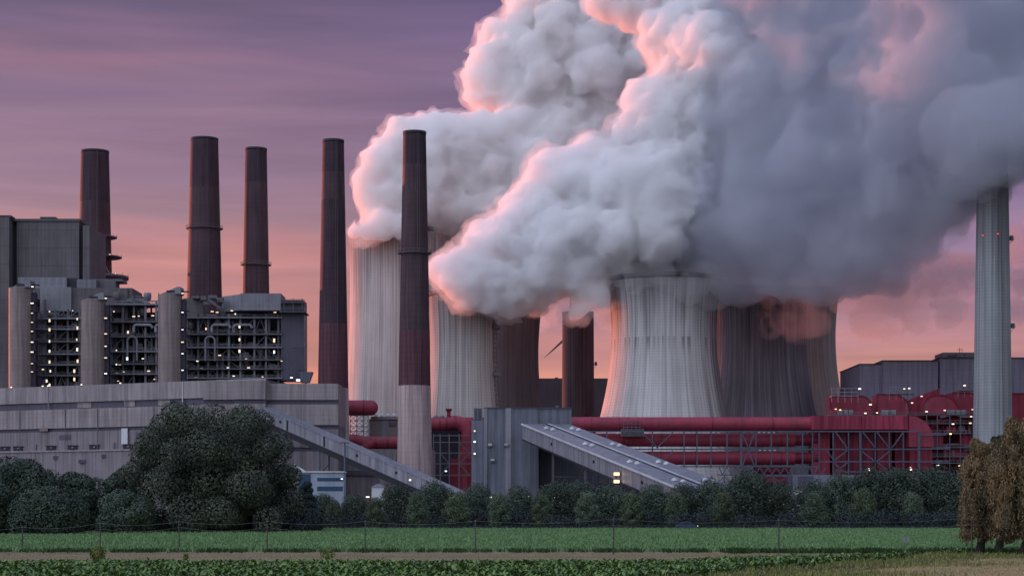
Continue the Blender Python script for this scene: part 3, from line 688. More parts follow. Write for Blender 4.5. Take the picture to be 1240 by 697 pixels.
for a in (.275, .62):
    c = A+d*a; mb = MB(); 
    for o in (-2.6, 2.6): b0 = c+s*o; mb.beam((b0.x, b0.y, 0), (b0.x, b0.y, c.z-7), .7)
    for zq in (5, 11, 17):
        if zq < c.z-8: b0 = c-s*2.6; b1 = c+s*2.6; mb.beam((b0.x, b0.y, zq), (b1.x, b1.y, zq+4), .3)
    mb.build('trestle', M_['steel_blue'], t)
c = A+d*.68+s*(side*3.7); lh = MB().box(c.x-.5, c.x+.5, c.y-.5, c.y, c.z-3, c.z-2.2).build('lamp', M_['lamp_body'], t); MB().box(c.x-.4, c.x+.4, c.y-.62, c.y-.502, c.z-2.9, c.z-2.3).build('lamp_glass', M_['lamp'], lh)

# ================================================================ grey transfer house in the middle
D = 705
gh = thing('transfer_house', 'blue-grey windowless transfer house where the broad conveyor ends', 'transfer house', (X(635, D), D, 0))
MB().pbox(571, 591, 508.5, None, D+2, 22).build('stair_wing', M_['grey_metal'], gh)
MB().pbox(586, 652, 494, None, D, 26).build('wall', M_['grey_metal'], gh)
MB().pbox(652, 692, 493.5, 530, D+.3, 26).build('upper_wall', M_['grey_metal'], gh)
MB().pbox(652, 720, 530, None, D+9, 17).build('recessed_wall', M_['grey_dark'], gh)
MB().pbox(571, 692.6, 492.6, 494, D-.25, 27).build('roof', M_['hall_roof'], gh) if False else MB().pbox(585.7, 692.4, 492.9, 493.9, D-.4, 27).build('roof', M_['hall_roof'], gh)
MB().pbox(586, 590, 494, None, D-.5, .48).pbox(612, 619, 494, None, D-.45, .43).build('corner_strip', M_['gallery_side'], gh)
MB().pbox(574.5, 583, 494.5, 508, D+6, 6).pbox(673, 677, 490.5, 493, D+6, 3).build('roof_unit', M_['steel_blue'], gh)
mb = MB()
for c in (574, 578.5, 583.5): mb.beam(P(c, 508, D+4), P(c, 493.5, D+4), .25)
mb.beam(P(574, 494, D+4), P(583.5, 494, D+4), .25); mb.build('guard_rail', M_['steel_light'], gh)
for px, row in ((593.5, 539), (613, 539), (596.5, 557.5)):
    c = P(px, row, D); lo = MB().box(c.x-.85, c.x+.85, D-1.0, D-.02, c.z-.5, c.z+.75).build('lamp', M_['lamp_body'], gh); MB().add([(c.x-.7,D-1.03,c.z+.1),(c.x+.7,D-1.03,c.z+.1),(c.x+.7,D-1.03,c.z+.65),(c.x-.7,D-1.03,c.z+.65)], [(0,1,2,3)]).build('lamp_glass', M_['white_trim'], lo)
lamps(gh, D+1.6, [(574.8, 521.5), (574.8, 534.5), (574.8, 549)], 'lamp', .8, .6)
D = 722
dh = thing('dark_substation', 'dark steel framed bays under the broad conveyor gallery', 'substation', (X(725, D), D, 0))
MB().pbox(690, 800, 553, None, D+8, 14).build('wall', M_['grey_dark'], dh)
mb = MB()
for c in (700, 716, 722.5, 735, 752, 768): mb.beam(P(c, 545+(c-700)*.4, D), P(c, 612, D), 1.2 if c in (722.5, 768) else .7)
for r_ in (560, 573, 586): mb.beam(P(700, r_, D+.3), P(770, r_, D+.3), .5)
mb.build('steel_frame', M_['steel_blue'], dh)
MB().pbox(725, 734, 562, None, D+2, 5).pbox(737, 750, 575, None, D+3, 4).build('transformer', M_['hall_low'], dh)

# ================================================================ red flue ducts: pipes
D = 880
rp = thing('red_pipe', 'longest bright red pipe running level past the foot of the cooling towers', 'pipe', (X(840, D), D, 0), 'red flue gas ducts')
def ptube(pts, r_px, D, **kw): return MB().tube([P(a, b, dd) for a, b, dd in pts], r_px*D/F, **kw)
ptube([(640, 513, D), (984, 513, D)], 8.4, D, n=32).build('duct', M_['red'], rp)
for px in (716, 750, 772, 862, 898, 935):
    ptube([(px-.6, 513, D), (px+.6, 513, D)], 8.8, D, n=32).build('flange', M_['red_dull'], rp)
mb = MB()
for c in (755, 760, 765, 770, 775): mb.beam(P(c, 527, D-4), P(c, 509, D-4), .25)
for r_ in (509, 513, 517): mb.beam(P(755, r_, D-4), P(775, r_, D-4), .2)
mb.pbox(752, 780, 519, 528, D-3.3, 2); mb.build('access_cage', M_['steel'], rp)
bd = thing('red_box_duct', 'flat-sided red duct ending in a rounded elbow above the steel frame', 'duct', (X(1050, D), D, 0), 'red flue gas ducts')
yy0, yy1 = D-4, D+10
MB().box(X(981, D), X(1098, D), yy0, yy1, Z(520, D), Z(503.5, D)).build('duct', M_['red_flat'], bd)
for c in (991, 994, 1041, 1045, 1097): MB().box(X(c-.5, D), X(c+.5, D), yy0-.35, yy1+.3, Z(520.6, D), Z(503, D)).build('flange', M_['red_dull'], bd)
def elbow(x0, x1, ztop, zlow, y0, y1, n=12, dirx=1):
    """box duct turning down through a quarter circle; flat front, rounded back"""
    r = min(abs(x1-x0), ztop-zlow); c = (x0, ztop-r)
    prof = [(x0, ztop-r*1.0)]+[(x0+dirx*r*math.sin(a*math.pi/2/n), ztop-r+r*math.cos(a*math.pi/2/n)) for a in range(n+1)]
    if zlow < ztop-r-.01: prof += [(x0+dirx*r, zlow), (x0, zlow)]
    m = len(prof); v = [(p[0], y0, p[1]) for p in prof]+[(p[0], y1, p[1]) for p in prof]
    f = [tuple(range(m)), tuple(range(2*m-1, m-1, -1))]+[(i, m+i, m+(i+1) % m, (i+1) % m) for i in range(m)]
    return MB().add(v, f)
elbow(X(1098.6, D), X(1128, D), Z(503.5, D), Z(541, D), yy0, yy1).build('elbow', M_['red'], bd)
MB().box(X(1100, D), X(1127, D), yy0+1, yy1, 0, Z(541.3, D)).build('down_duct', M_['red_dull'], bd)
# two lower pipes
for i, (row, lab) in enumerate(((532.3, 'upper of the two red pipes inside the blue-grey steel rack'), (554.3, 'lower of the two red pipes inside the blue-grey steel rack'))):
    o = thing('red_pipe', lab, 'pipe', (X(860, D+6), D+6, 0), 'red flue gas ducts')
    ptube([(700, row, D+6), (962, row, D+6)], 8.2, D, n=28).build('duct', M_['red'], o)
    ptube([(962, row, D+6), (990, row, D+6)], 7.0, D, n=28).build('duct_end', M_['red_dull'], o)
    for px in (755, 800, 842, 897, 945): ptube([(px-.5, row, D+6), (px+.5, row, D+6)], 8.6, D, n=28).build('flange', M_['red_dull'], o)
o = thing('red_pipe', 'short dull red pipe low behind the trees under the steel rack', 'pipe', (X(940, D+8), D+8, 0), 'red flue gas ducts')
ptube([(915, 583, D+8), (957, 583, D+8)], 6, D, n=24).build('duct', M_['red_dull'], o); ptube([(912, 569, D+9), (957, 569, D+9)], 5, D, n=24).build('duct', M_['red_dull'], o)
# vertical red panels behind the right part of the rack
o = thing('red_precipitator', 'row of tall red panelled casings behind the right half of the steel rack', 'precipitator', (X(1060, D+4), D+4, 0))
for a, b in ((985, 1005), (1008, 1025), (1028, 1040), (1044, 1058), (1062, 1080), (1084, 1097)):
    MB().pbox(a, b, 522.5, None, D+4+((a*7) % 5)*.6, 8).build('casing', M_['red_flat'] if a % 2 else M_['red_dull'], o)
MB().pbox(980, 1100, 522, None, D+13, 3).build('back_wall', M_['recess'], o)
# steel rack
rk = thing('pipe_rack', 'blue-grey steel rack with braced bays carrying the red pipes', 'pipe rack', (X(960, D-6), D-6, 0))
Dr = D-6
cols = [680, 735, 790, 828.5, 844, 861, 880.5, 897.5, 915.5, 934, 953.5, 972, 984, 992, 1009, 1027.5, 1042, 1060, 1077, 1094, 1113]
for c in cols:
    wdt = 1.0 if c in (897.5, 1042, 1113) else .55
    x = X(c, Dr); MB().box(x-wdt/2, x+wdt/2, Dr, Dr+.8, 0 if c > 975 or c < 800 else Z(566, Dr), Z(521.5, Dr)).build('post', M_['steel_blue'], rk)
for r_, xa, xb in ((522, 680, 1113), (543.5, 680, 1113), (564.5, 735, 990), (542.8, 1113, 1150), (526, 1113, 1146), (558.5, 992, 1150), (570.8, 1010, 1150)):
    z = Z(r_, Dr); MB().box(X(xa, Dr), X(xb, Dr), Dr-.25, Dr-.01, z-.3, z+.3).build('beam', M_['steel_blue'], rk)
mb = MB()
for a, b in (((777, 523), (797, 542)), ((815, 523), (795, 542)), ((800, 560), (815, 545)), ((899, 525), (906, 541)), ((913, 525), (907, 541)), ((899, 563), (906, 546)), ((913, 563), (907, 546)),
             ((1012, 523), (1026, 542)), ((1045, 523), (1060, 542)), ((1062, 523), (1076, 541)), ((1000, 544), (1010, 557)), ((1011, 571), (1026, 560)), ((1044, 546), (1059, 558)), ((1077, 546), (1062, 558)), ((1061, 558), (1076, 571)),
             ((1010, 557), (1026, 545)), ((1010, 560), (1022, 571)), ((1080, 542), (1093, 524))):
    mb.beam(P(a[0], a[1], Dr-.4), P(b[0], b[1], Dr-.4), .5)
mb.build('bracing_lattice', M_['steel_blue'], rk); mb = MB()
for i in range(13):
    c = 870+i*10; mb.beam(P(c, 565, Dr-.4), P(c+5, 574, Dr-.4), .4); mb.beam(P(c+5, 574, Dr-.4), P(c+10, 565, Dr-.4), .4)
mb.beam(P(868, 574.6, Dr-.4), P(1000, 574.6, Dr-.4), .5)
mb.build('lattice_girder', M_['steel_blue'], rk); mb = MB()
for i in range(6):
    c = 862+i*15; mb.beam(P(c, 575, Dr-.2), P(c, 614, Dr-.2), .5)
    mb.beam(P(c, 577, Dr-.2), P(c+15, 590, Dr-.2), .3); mb.beam(P(c+15, 577, Dr-.2), P(c, 590, Dr-.2), .3)
mb.build('substructure', M_['steel_blue'], rk)
for a, b in ((857, 873), (918, 942), (845, 852)):
    for k in range(a, b, 6):
        MB().pbox(k, k+2.6, 522.8, 523.8, Dr-1.5, .5).build('saddle_shoe', M_['white_trim'], rk); MB().pbox(k+1, k+3.6, 544.3, 545.2, Dr-1.5, .5).build('saddle_shoe', M_['white_trim'], rk)
lamps(rk, Dr-1.2, [(1052.5, 568, 1.2, 2.2), (1103, 567, 1.1, 2.0), (1135, 563)], 'lamp')
# low hall under the rack
D = 868
lh_ = thing('low_hall', 'low pale blue-grey hall under the right end of the steel rack', 'hall', (X(1020, D), D, 0))
MB().pbox(960, 1150, 574.5, None, D-9, 9).build('wall', M_['store_low'], lh_)
MB().pbox(955, 966, 575, None, D-8, 8).pbox(966, 985, 576, None, D-9.3, .28).build('doorway', M_['hall_dark'], lh_)
tk = thing('white_container', 'white box container among the trees beside the low pale hall', 'container', (X(967, 840), 840, 0))
MB().pbox(958, 976, 592.5, None, 840, 5).build('body', M_['white_trim'], tk); MB().pbox(958, 976, 591.8, 592.5, 839.8, 5.4).build('roof', M_['gallery_roof'], tk)

# ================================================================ red duct complex at right, with decks
def drum(label, px, py, r, D, y1=12, down=None, mat='red', n=20, xl=None):
    """a rounded duct hood seen from the side: quarter circle at its right shoulder, straight to the left"""
    x0 = X(xl if xl is not None else px-r*.3, D); x1 = X(px+r, D); zt = Z(py, D); zl = Z(down, D)
    o = thing('duct_hood', label, 'duct', (x0, D, 0), 'rounded red duct hoods on the upper decks')
    rr = r*D/F
    prof = [(x1, zl)] + [(x1-rr+rr*math.cos(a*math.pi/2/n), zt-rr+rr*math.sin(a*math.pi/2/n)) for a in range(n+1)] + [(x0, zt), (x0, zl)]
    if xl is None:  # round both shoulders
        r2 = rr*.9; prof = [(x1, zl)]+[(x1-rr+rr*math.cos(a*math.pi/2/n), zt-rr+rr*math.sin(a*math.pi/2/n)) for a in range(n+1)]+[(x0-r2*.0-r2*math.sin(a*math.pi/2/n), zt-r2+r2*math.cos(a*math.pi/2/n)) for a in range(n+1)]+[(x0-r2, zl)]
    prof = prof[::-1]
    m = len(prof); v = [(p[0], D, p[1]) for p in prof]+[(p[0], D+y1, p[1]) for p in prof]
    MB().add(v, [tuple(range(m))[::-1], tuple(range(m, 2*m))]+[((i+1) % m, m+(i+1) % m, m+i, i) for i in range(m)]).build('hood', M_[mat], o)
    # raised welt round the front edge
    mb = MB()
    for i in range(m-1): mb.beam((prof[i][0], D-.2, prof[i][1]), (prof[i+1][0], D-.2, prof[i+1][1]), .5)
    mb.build('flange', M_['red_dull'], o)
    return o
D = 905
drum('rounded red hood at the left end of the upper deck, under a railed platform', 1042, 479, 14, D, down=504, mat='red', xl=1005)
drum('rounded red hood second from the left, behind bright floodlights', 1082, 477, 19, D+4, down=504, mat='red', xl=1062)
drum('rounded red hood before the big grey store, middle of the upper deck', 1140, 478, 20, D+2, down=501, mat='red')
drum('rounded red hood close to the pale concrete chimney, upper deck', 1172, 475, 18, D+3, down=501, mat='red', xl=1153)
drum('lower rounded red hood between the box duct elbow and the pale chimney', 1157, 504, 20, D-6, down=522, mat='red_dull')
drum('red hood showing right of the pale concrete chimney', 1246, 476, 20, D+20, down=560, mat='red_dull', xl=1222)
D = 912
up_ = thing('duct_casing', 'dark red slanted duct casing behind the upper deck hoods', 'duct', (X(1100, D), D, 0))
v = []
for dy in (0, 10):
    v += [(X(1078, D), D+dy, Z(492, D)), (X(1138, D), D+dy, Z(470, D)), (X(1138, D), D+dy, Z(505, D)), (X(1078, D), D+dy, Z(505, D))]
MB().add(v, [(0,3,2,1),(4,5,6,7),(0,1,5,4),(1,2,6,5),(2,3,7,6),(3,0,4,7)]).build('casing', M_['red_dull'], up_)
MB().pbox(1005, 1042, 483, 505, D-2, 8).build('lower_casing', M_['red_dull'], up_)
MB().pbox(1128, 1185, 520, None, D-4, 12).build('lower_casing', M_['red_dull'], up_)
MB().pbox(1160, 1190, 530, None, D-10, 5).build('front_casing', M_['red'], up_)
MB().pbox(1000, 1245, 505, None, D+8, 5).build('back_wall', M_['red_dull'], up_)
D = 893
dk = thing('duct_deck', 'multi-level steel deck with floodlights among the red duct hoods', 'steel deck', (X(1110, D), D, 0))
rn = random.Random(3)
for r_, a, b in ((502, 1003, 1098), (501.5, 1100, 1184), (512, 1118, 1184), (524, 1128, 1190), (541, 1113, 1186), (552, 1113, 1186), (560, 1128, 1186)):
    z = Z(r_, D); xa, xb = X(a, D), X(b, D); mb = MB().box(xa, xb, D-.5, D+7, z-.35, z)
    mb.beam((xa, D-.4, z+1.2), (xb, D-.4, z+1.2), .14); mb.beam((xa, D-.4, z+.6), (xb, D-.4, z+.6), .1)
    nn = int((xb-xa)/2)
    for i in range(nn+1): x = xa+(xb-xa)*i/nn; mb.box(x-.06, x+.06, D-.46, D-.34, z+.01, z+1.15)
    mb.build('walkway', M_['steel_light'] if r_ > 520 else M_['steel'], dk)
mb = MB()
for c in (1006, 1013, 1032, 1078, 1098, 1108, 1122, 1135, 1150, 1163, 1180): mb.beam(P(c, 620, D-.2), P(c, rn.choice((496, 488, 500)), D-.2), .4)
mb.build('post', M_['steel'], dk)
for a, b, r0, r1 in ((1007, 1039, 470, 479), (1077, 1108, 468.5, 476), (1160, 1181, 464.5, 472)):
    mb = MB(); 
    for r_ in (r0, (r0+r1)/2, r1): mb.beam(P(a, r_, D-1), P(b, r_, D-1), .3); mb.beam(P(a, r_, D+6), P(b, r_, D+6), .3)
    k = a
    while k <= b: mb.beam(P(k, r0, D-1), P(k, r1+8, D-1), .25); mb.beam(P(k, r0, D+6), P(k, r1+8, D+6), .25); k += 8
    mb.pbox(a, b, r1, r1+.8, D-1, 7); mb.build('platform', M_['steel_light'], dk)
for a, b in ((1015, 1021), (1022, 1027), (1028, 1033), (1068, 1076), (1077, 1085), (1148, 1156), (1158, 1170)): MB().pbox(a, b, 496, 502, D+.5, 2).build('cabinet', M_['house_white'], dk)
for a, b, r0, r1 in ((1128, 1142, 527, 540), (1146, 1158, 516, 523), (1150, 1172, 543, 556), (1116, 1126, 544, 560), (1163, 1182, 526, 539)):
    MB().pbox(a, b, r0, r1, D+1.5, 5).build('duct_box', M_['red_flat'], dk)
for k in range(26):
    px = rn.uniform(1114, 1184); r0 = rn.uniform(505, 560); kk = rn.random(); y = D+rn.uniform(.5, 5.5)
    c = P(px, r0, y); m_ = M_['red'] if rn.random() < .6 else M_['pipe_grey']; r_ = rn.uniform(.4, 1.1)
    if kk < .5: MB().tube([(c.x, y, c.z-rn.uniform(3, 9)), (c.x, y, c.z)], r_, 12).build('pipe', m_, dk)
    elif kk < .8: l_ = rn.uniform(3, 8); MB().tube([(c.x-l_, y, c.z-4), (c.x-l_, y, c.z-1)]+arc((c.x-l_+1, y, c.z-1), 1, math.pi, math.pi/2, (1,0,0), (0,0,1), 5)+[(min(c.x+1, X(1186, y)), y, c.z)], r_*.8, 12).build('pipe', m_, dk)
    else: MB().box(c.x-1.5, c.x+1.5, y-1, y+1, c.z-2, c.z+.5).build('cabinet', M_['steel_light'], dk)
lamps(dk, D-1.4, [(1041, 470.5), (1095, 470.5), (1101, 470), (1168, 466.5), (1116, 479.5), (1054, 489.5), (1104.5, 487.5), (1122, 498), (1144, 496.5), (1178, 495.5), (1062, 499.5), (1048, 500), (1154, 513), (1175, 512), (1176, 504), (1136, 563), (1162, 563.5)], 'lamp', 1.5, .7)
lamps(dk, D-1.4, [(1017.5, 496), (1012, 495), (1151, 525)], 'lamp_warm', 1.2, .6)
# big grey store
D = 1010
st = thing('grey_store_building', 'huge dark grey windowless building on the right behind the red ducts', 'building', (X(1140, D), D, 0))
MB().pbox(1041, 1068, 441, None, D+2, 60).pbox(1069, 1136, 437, None, D, 60).pbox(1138, 1330, 433.5, None, D+1, 60).build('wall', M_['store'], st)
MB().pbox(1040.6, 1069, 440, 441.3, D+1.5, 61).pbox(1068.5, 1137, 435.8, 437.3, D-.5, 61).pbox(1137.6, 1330, 432.4, 433.9, D+.4, 61).build('parapet', M_['rim'], st)
MB().pbox(1142, 1181, 426.5, 432.3, D+8, 20).build('roof_house', M_['house_light'], st)
MB().pbox(1148, 1158, 429.5, 432, D+7.6, .35).build('window', M_['hall_dark'], st)
mb = MB(); mb.beam(P(1162, 427, D+9), P(1162, 421, D+9), .25); mb.beam(P(1159, 423, D+9), P(1166, 423, D+9), .2); mb.beam(P(1165, 427, D+9), P(1165, 422, D+9), .2); mb.build('antenna', M_['steel'], st)
# dark building far behind, between the towers
D = 1500
fb = thing('background_building', 'low dark building seen between the cooling towers behind the rust brown stack', 'building', (X(690, D), D, 0))
MB().pbox(640, 760, 457.8, None, D, 60).build('wall', M_['far_house'], fb); MB().pbox(672, 676, 456.6, 457.8, D+1, 4).build('roof_vent', M_['rim'], fb)

# ================================================================ red pipes left of centre
D = 905
lp = thing('red_pipe', 'red pipe with rounded end between the two nearest brick chimneys', 'pipe', (X(440, D), D, 0), 'red flue gas ducts')
r = 9.3*D/F
path = [P(404, 493.5, D), P(446, 493.5, D)]; e = P(449.5, 493.5, D)
MB().tube(path+[e+Vector((r*math.sin(a)*.9, 0, 0)) for a in [0, .3, .6, .9, 1.2, 1.5]], [r, r]+[r*math.cos(a) for a in [0, .3, .6, .9, 1.2, 1.5]], n=28).build('duct', M_['red'], lp)
for px in (420, 441): ptube([(px-.6, 493.5, D), (px+.6, 493.5, D)], 9.8, D, n=28).build('flange', M_['red_dull'], lp)
mb = MB()
for c in (424, 432, 440, 446): mb.beam(P(c, 502, D-3), P(c, 540, D-3), .4)
for r_ in (503, 509, 516, 522, 528): mb.beam(P(424, r_, D-3), P(446, r_, D-3), .4)
for i in range(3):
    for j in range(4):
        mb.beam(P(424+i*7.5, 503+j*6.2, D-3), P(431.5+i*7.5, 509+j*6.2, D-3), .25); mb.beam(P(431.5+i*7.5, 503+j*6.2, D-3), P(424+i*7.5, 509+j*6.2, D-3), .25)
mb.build('lattice_support', M_['steel_light'], lp)
ptube([(404, 536, D-8), (490, 536, D-8)], 7.8, D, n=26).build('x', M_['red']).name = 'xx'
bpy.data.objects.remove(bpy.data.objects['xx'])
l2 = thing('red_pipe', 'lower red pipe bending behind the foot of the foremost chimney', 'pipe', (X(455, D-8), D-8, 0), 'red flue gas ducts')
ptube([(404, 533, D-8), (432, 533, D-8), (441, 536, D-8), (500, 536, D-8)], 7.6, D, n=26).build('duct', M_['red'], l2)
ptube([(438, 548, D-11), (441, 544, D-11), (446, 539, D-11), (452, 536.5, D-10)], 6.4, D, n=22).build('branch', M_['red_dull'], l2)
for px in (456, 470): ptube([(px-.5, 536, D-8), (px+.5, 536, D-8)], 8.0, D, n=26).build('flange', M_['red_dull'], l2)
kb = thing('small_brick_house', 'small tan service building under the red pipes beside the foremost chimney', 'service building', (X(462, D+6), D+6, 0))
MB().pbox(447, 482, 507, None, D+4, 10).build('wall', M_['tan'], kb); MB().pbox(449, 486, 504, 507.4, D+3, 12).build('roof', M_['hall_low'], kb)
MB().pbox(461, 470, 508.5, None, D+3.6, .35).build('door_panel', M_['house_light'], kb); MB().pbox(471, 480, 511, 515, D+3.5, .4).build('window', M_['hall_dark'], kb)
mb = MB()
for c in (455, 462, 470, 477): mb.lathe(X(c, D+8), D+8, [(1.0, Z(503.9, D+8)), (1.1, Z(501.5, D+8)), (.5, Z(500.5, D+8))], n=10, close=True)
mb.build('roof_vent', M_['white_trim'], kb)
# right of the foremost chimney
D = 890
rr_ = thing('red_pipe', 'red pipe turning down through an elbow between the foremost chimney and the grey transfer house', 'pipe', (X(548, D), D, 0), 'red flue gas ducts')
ptube([(510, 513, D), (556, 513, D)], 8, D, n=28).build('duct', M_['red'], rr_)
q = 8.5*D/F
MB().tube([P(546, 511, D-3), P(552, 511.5, D-3)]+arc(P(552, 525, D-3), 13.5*D/F, math.pi/2, .15, (1,0,0), (0,0,1), 8)+[P(562, 560, D-3), P(562, 606, D-3)], q, n=26).build('elbow', M_['red'], rr_)
ptube([(556, 513, D), (600, 513, D)], 8, D, n=26).build('duct_end', M_['red_dull'], rr_)
for px in (533, 541): ptube([(px-.5, 513, D), (px+.5, 513, D)], 8.5, D, n=28).build('flange', M_['red_dull'], rr_)
MB().pbox(544, 572, 555, None, D-6, 6).build('casing', M_['red_dull'], rr_)
mb = MB()
for c in (525, 533, 544, 556): mb.beam(P(c, 525, D-9), P(c, 612, D-9), .55)
for r_ in (527, 535, 548, 561, 575): mb.beam(P(524, r_, D-9), P(571, r_, D-9), .45)
for a, b in (((533, 548), (544, 561)), ((545, 561), (533, 575)), ((556, 535), (569, 548)), ((569, 548), (556, 561)), ((556, 561), (569, 575))): mb.beam(P(*a, D-9), P(*b, D-9), .4)
mb.build('support_frame', M_['steel'], rr_)
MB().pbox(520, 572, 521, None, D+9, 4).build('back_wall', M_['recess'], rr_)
mb = MB(); mb.tube([P(543.5, 508, D+4), P(543.5, 495, D+4)], .9, 10); mb.lathe(P(543.5, 497, D+4).x, D+4, [(.9, Z(498, D+4)), (1.5, Z(496.5, D+4)), (1.5, Z(494.5, D+4))], n=12, close=True); mb.build('vent_pipe', M_['red_dull'], rr_)
mb = MB()
for c in (528, 535, 549): mb.lathe(X(c, D), D, [(1.2, Z(505.2, D)), (1.2, Z(503.2, D)), (.4, Z(502.5, D))], n=10, close=True)
mb.build('top_valve', M_['steel_light'], rr_)
lamps(rr_, D-10, [(540, 570, 1.6, .8)], 'lamp_cool')
# small offices at the foot of the hall
D = 640
of = thing('site_office', 'white and blue two-storey site office at the foot of the turbine hall', 'office', (X(388, D), D, 0))
MB().pbox(362, 416, 571.5, None, D, 9).build('wall', M_['office'], of)
MB().pbox(360.5, 417, 570, 571.6, D-.5, 10).build('roof', M_['white_trim'], of)
MB().pbox(384, 415, 578, 582, D-.12, .11).pbox(384, 415, 588.5, 594, D-.12, .11).build('window', M_['office_glass'], of)
MB().pbox(362, 376, 573.5, 600, D-.15, .14).build('blue_panel', M_['office_glass'], of)
lamps(of, D-.4, [(414, 579.5)], 'lamp_cool')
mb = MB(); v = []
mb.prism([(X(356, D+2), D+2), (X(368, D+2), D+2), (X(368, D+2), D+6), (X(356, D+2), D+6)], Z(572, D+2), Z(571, D+2))
mb.beam(P(356, 562, D+4), P(370, 571, D+4), 1.2, .5); mb.build('canopy', M_['white_trim'], of)
sh = thing('white_shed', 'small white shed roof among the trees right of the site office', 'shed', (X(457, D), D, 0))
MB().pbox(450, 465, 589.5, None, D, 6).build('wall', M_['white_trim'], sh)
x0, x1, z = X(450, D), X(465, D), Z(589.4, D)
MB().add([(x0-.3,D-.3,z),(x1+.3,D-.3,z),(x1+.3,D+6.3,z),(x0-.3,D+6.3,z),(x0+1.5,D+3,z+1.1),(x1-1.5,D+3,z+1.1)], [(0,1,5,4),(1,2,5),(2,3,4,5),(3,0,4),(0,3,2,1)]).build('roof', M_['gallery_roof'], sh)
# mast by the hall
D = 660
ms = thing('lighting_mast', 'thin grey lighting mast in front of the turbine hall end block', 'mast', (X(417.5, D), D, 0))
MB().tube([P(417.5, 640, D) if False else Vector((X(417.5, D), D, 0)), P(417.5, 536, D)], [.45, .3], n=10).build('pole', M_['steel_blue'], ms)
c = P(417.5, 536, D); MB().box(c.x-1.6, c.x+1.6, D-.4, D+.4, c.z-.1, c.z+.3).build('lamp_arm', M_['steel_blue'], ms)
# street lamps whose heads glint through the tree belt
for i, (px, row, D, lab) in enumerate(((445.5, 601, 420, 'lit street lamp among the trees below the foremost chimney, left one'), (480, 603, 420, 'lit street lamp low in the trees right of the white shed'),
        (594, 601.5, 430, 'lit street lamp before the grey transfer house'), (639, 600.5, 430, 'lit street lamp above the trees under the right edge of the transfer house'),
        (673.5, 602, 425, 'lit street lamp in the trees below the upper end of the broad conveyor'), (731, 598.5, 425, 'lit street lamp in the trees beneath the middle of the broad conveyor'),
        (846, 601.5, 420, 'lit street lamp in the trees at the foot of the broad conveyor'), (1035, 598, 420, 'lit street lamp in the trees before the low pale hall'))):
    c = P(px, row, D)
    o = thing('street_lamp', lab, 'street lamp', (c.x, D, 0), 'street lamps in the tree belt')
    MB().tube([(c.x, D, 0), (c.x, D, c.z+.1)], [.09, .05], n=8).build('pole', M_['steel_light'], o)
    MB().box(c.x-.42, c.x+.42, D-.9, D+.1, c.z+.1, c.z+.28).build('lamp_head', M_['lamp_body'], o)
    MB().box(c.x-.36, c.x+.36, D-.88, D-.3, c.z-.16, c.z+.098).build('lamp_glass', M_['lamp'], o)
# far wind turbine glimpsed between the towers
D = 2300
wt = thing('wind_turbine', 'distant wind turbine, one blade showing left of the rust brown stack', 'wind turbine', (X(690, D), D, 0))
hub = P(690, 404, D)
MB().tube([(hub.x, D+4, 0), (hub.x, D+4, hub.z-1)], [3, 1.8], n=16).build('tower', M_['steel_light'], wt)
MB().tube([(hub.x, D-2, hub.z), (hub.x, D+9, hub.z)], [1.6, 2.0], n=14).build('nacelle', M_['steel_light'], wt)
for k in range(3):
    a = R(205.6+120*k); dr = Vector((math.cos(a)*.45, math.cos(a)*.893, math.sin(a))); sd_ = Vector((-math.sin(a)*.45, -math.sin(a)*.893, math.cos(a))); L0 = 79
    pts = []; 
    for tt, w_ in ((0, 1.2), (.15, 2.4), (.3, 2.2), (.7, 1.3), (1, .3)):
        c = hub+dr*(tt*L0)+Vector((0, -3, 0)); pts.append([c+sd_*w_, c-sd_*w_*.5, c-sd_*w_*.5+Vector((0, .5, 0)), c+sd_*w_+Vector((0, .35, 0))])
    vs = [p for g in pts for p in g]; fs = [(0,1,2,3), (16,19,18,17)]
    for i in range(4):
        for j in range(4): fs.append((i*4+j, (i+1)*4+j, (i+1)*4+(j+1) % 4, i*4+(j+1) % 4))
    MB().add(vs, fs).build('blade', M_['steel'], wt)
# ================================================================ ground
def ground_mat(name, cols, scale, bump=.3, rows=None, detail=5):
    m, t, b = new_mat(name); k = NT(t); tc = k.n('ShaderNodeTexCoord'); vec = tc.outputs['Object']
    n1 = k.noise(vec, scale, detail=detail); n2 = k.noise(vec, scale*14, detail=3); n3 = k.noise(vec, .02, (1, 4, 1), detail=4)
    c = k.mix(k.map(n1, .35, .65, 0, 1), cols[0], cols[1])
    if len(cols) > 2: c = k.mix(k.map(n3, .45, .65, 0, .8), c, cols[2])
    f = k.m('ADD', .7, k.m('MULTIPLY', n2, .6))
    t.links.new(k.mul(c, f), b.inputs['Base Color']); b.inputs['Roughness'].default_value = .95; b.inputs['Specular IOR Level'].default_value = .1
    bp = k.n('ShaderNodeBump'); bp.inputs['Strength'].default_value = bump; bp.inputs['Distance'].default_value = .2
    t.links.new(n2, bp.inputs['Height']); t.links.new(bp.outputs[0], b.inputs['Normal'])
    return m
def sheet(name, pts, z, mat, label=None):
    me = bpy.data.meshes.new(name); me.from_pydata([(x, y, z) for x, y in pts], [], [tuple(range(len(pts)))]); me.update()
    me.materials.append(mat); o = bpy.data.objects.new(name, me); C.objects.link(o); o['kind'] = 'structure'
    if label: o['label'] = label
    return o
def GX(px, row): D = 4*F/(row-HOR); return (X(px, D), D)
sheet('ground', [(-30000, -2000), (30000, -2000), (30000, 40000), (-30000, 40000)], 0.0, ground_mat('plain_ground', [(.05,.07,.04), (.07,.08,.05)], .01), 'dark flat land stretching beyond the power station')
sheet('field', [(-400, 158), (400, 158), (400, 352), (-400, 352)], .004, ground_mat('green_field', [(.12,.22,.07), (.15,.26,.09), (.14,.20,.07)], .15), 'green meadow strip in front of the tree belt')
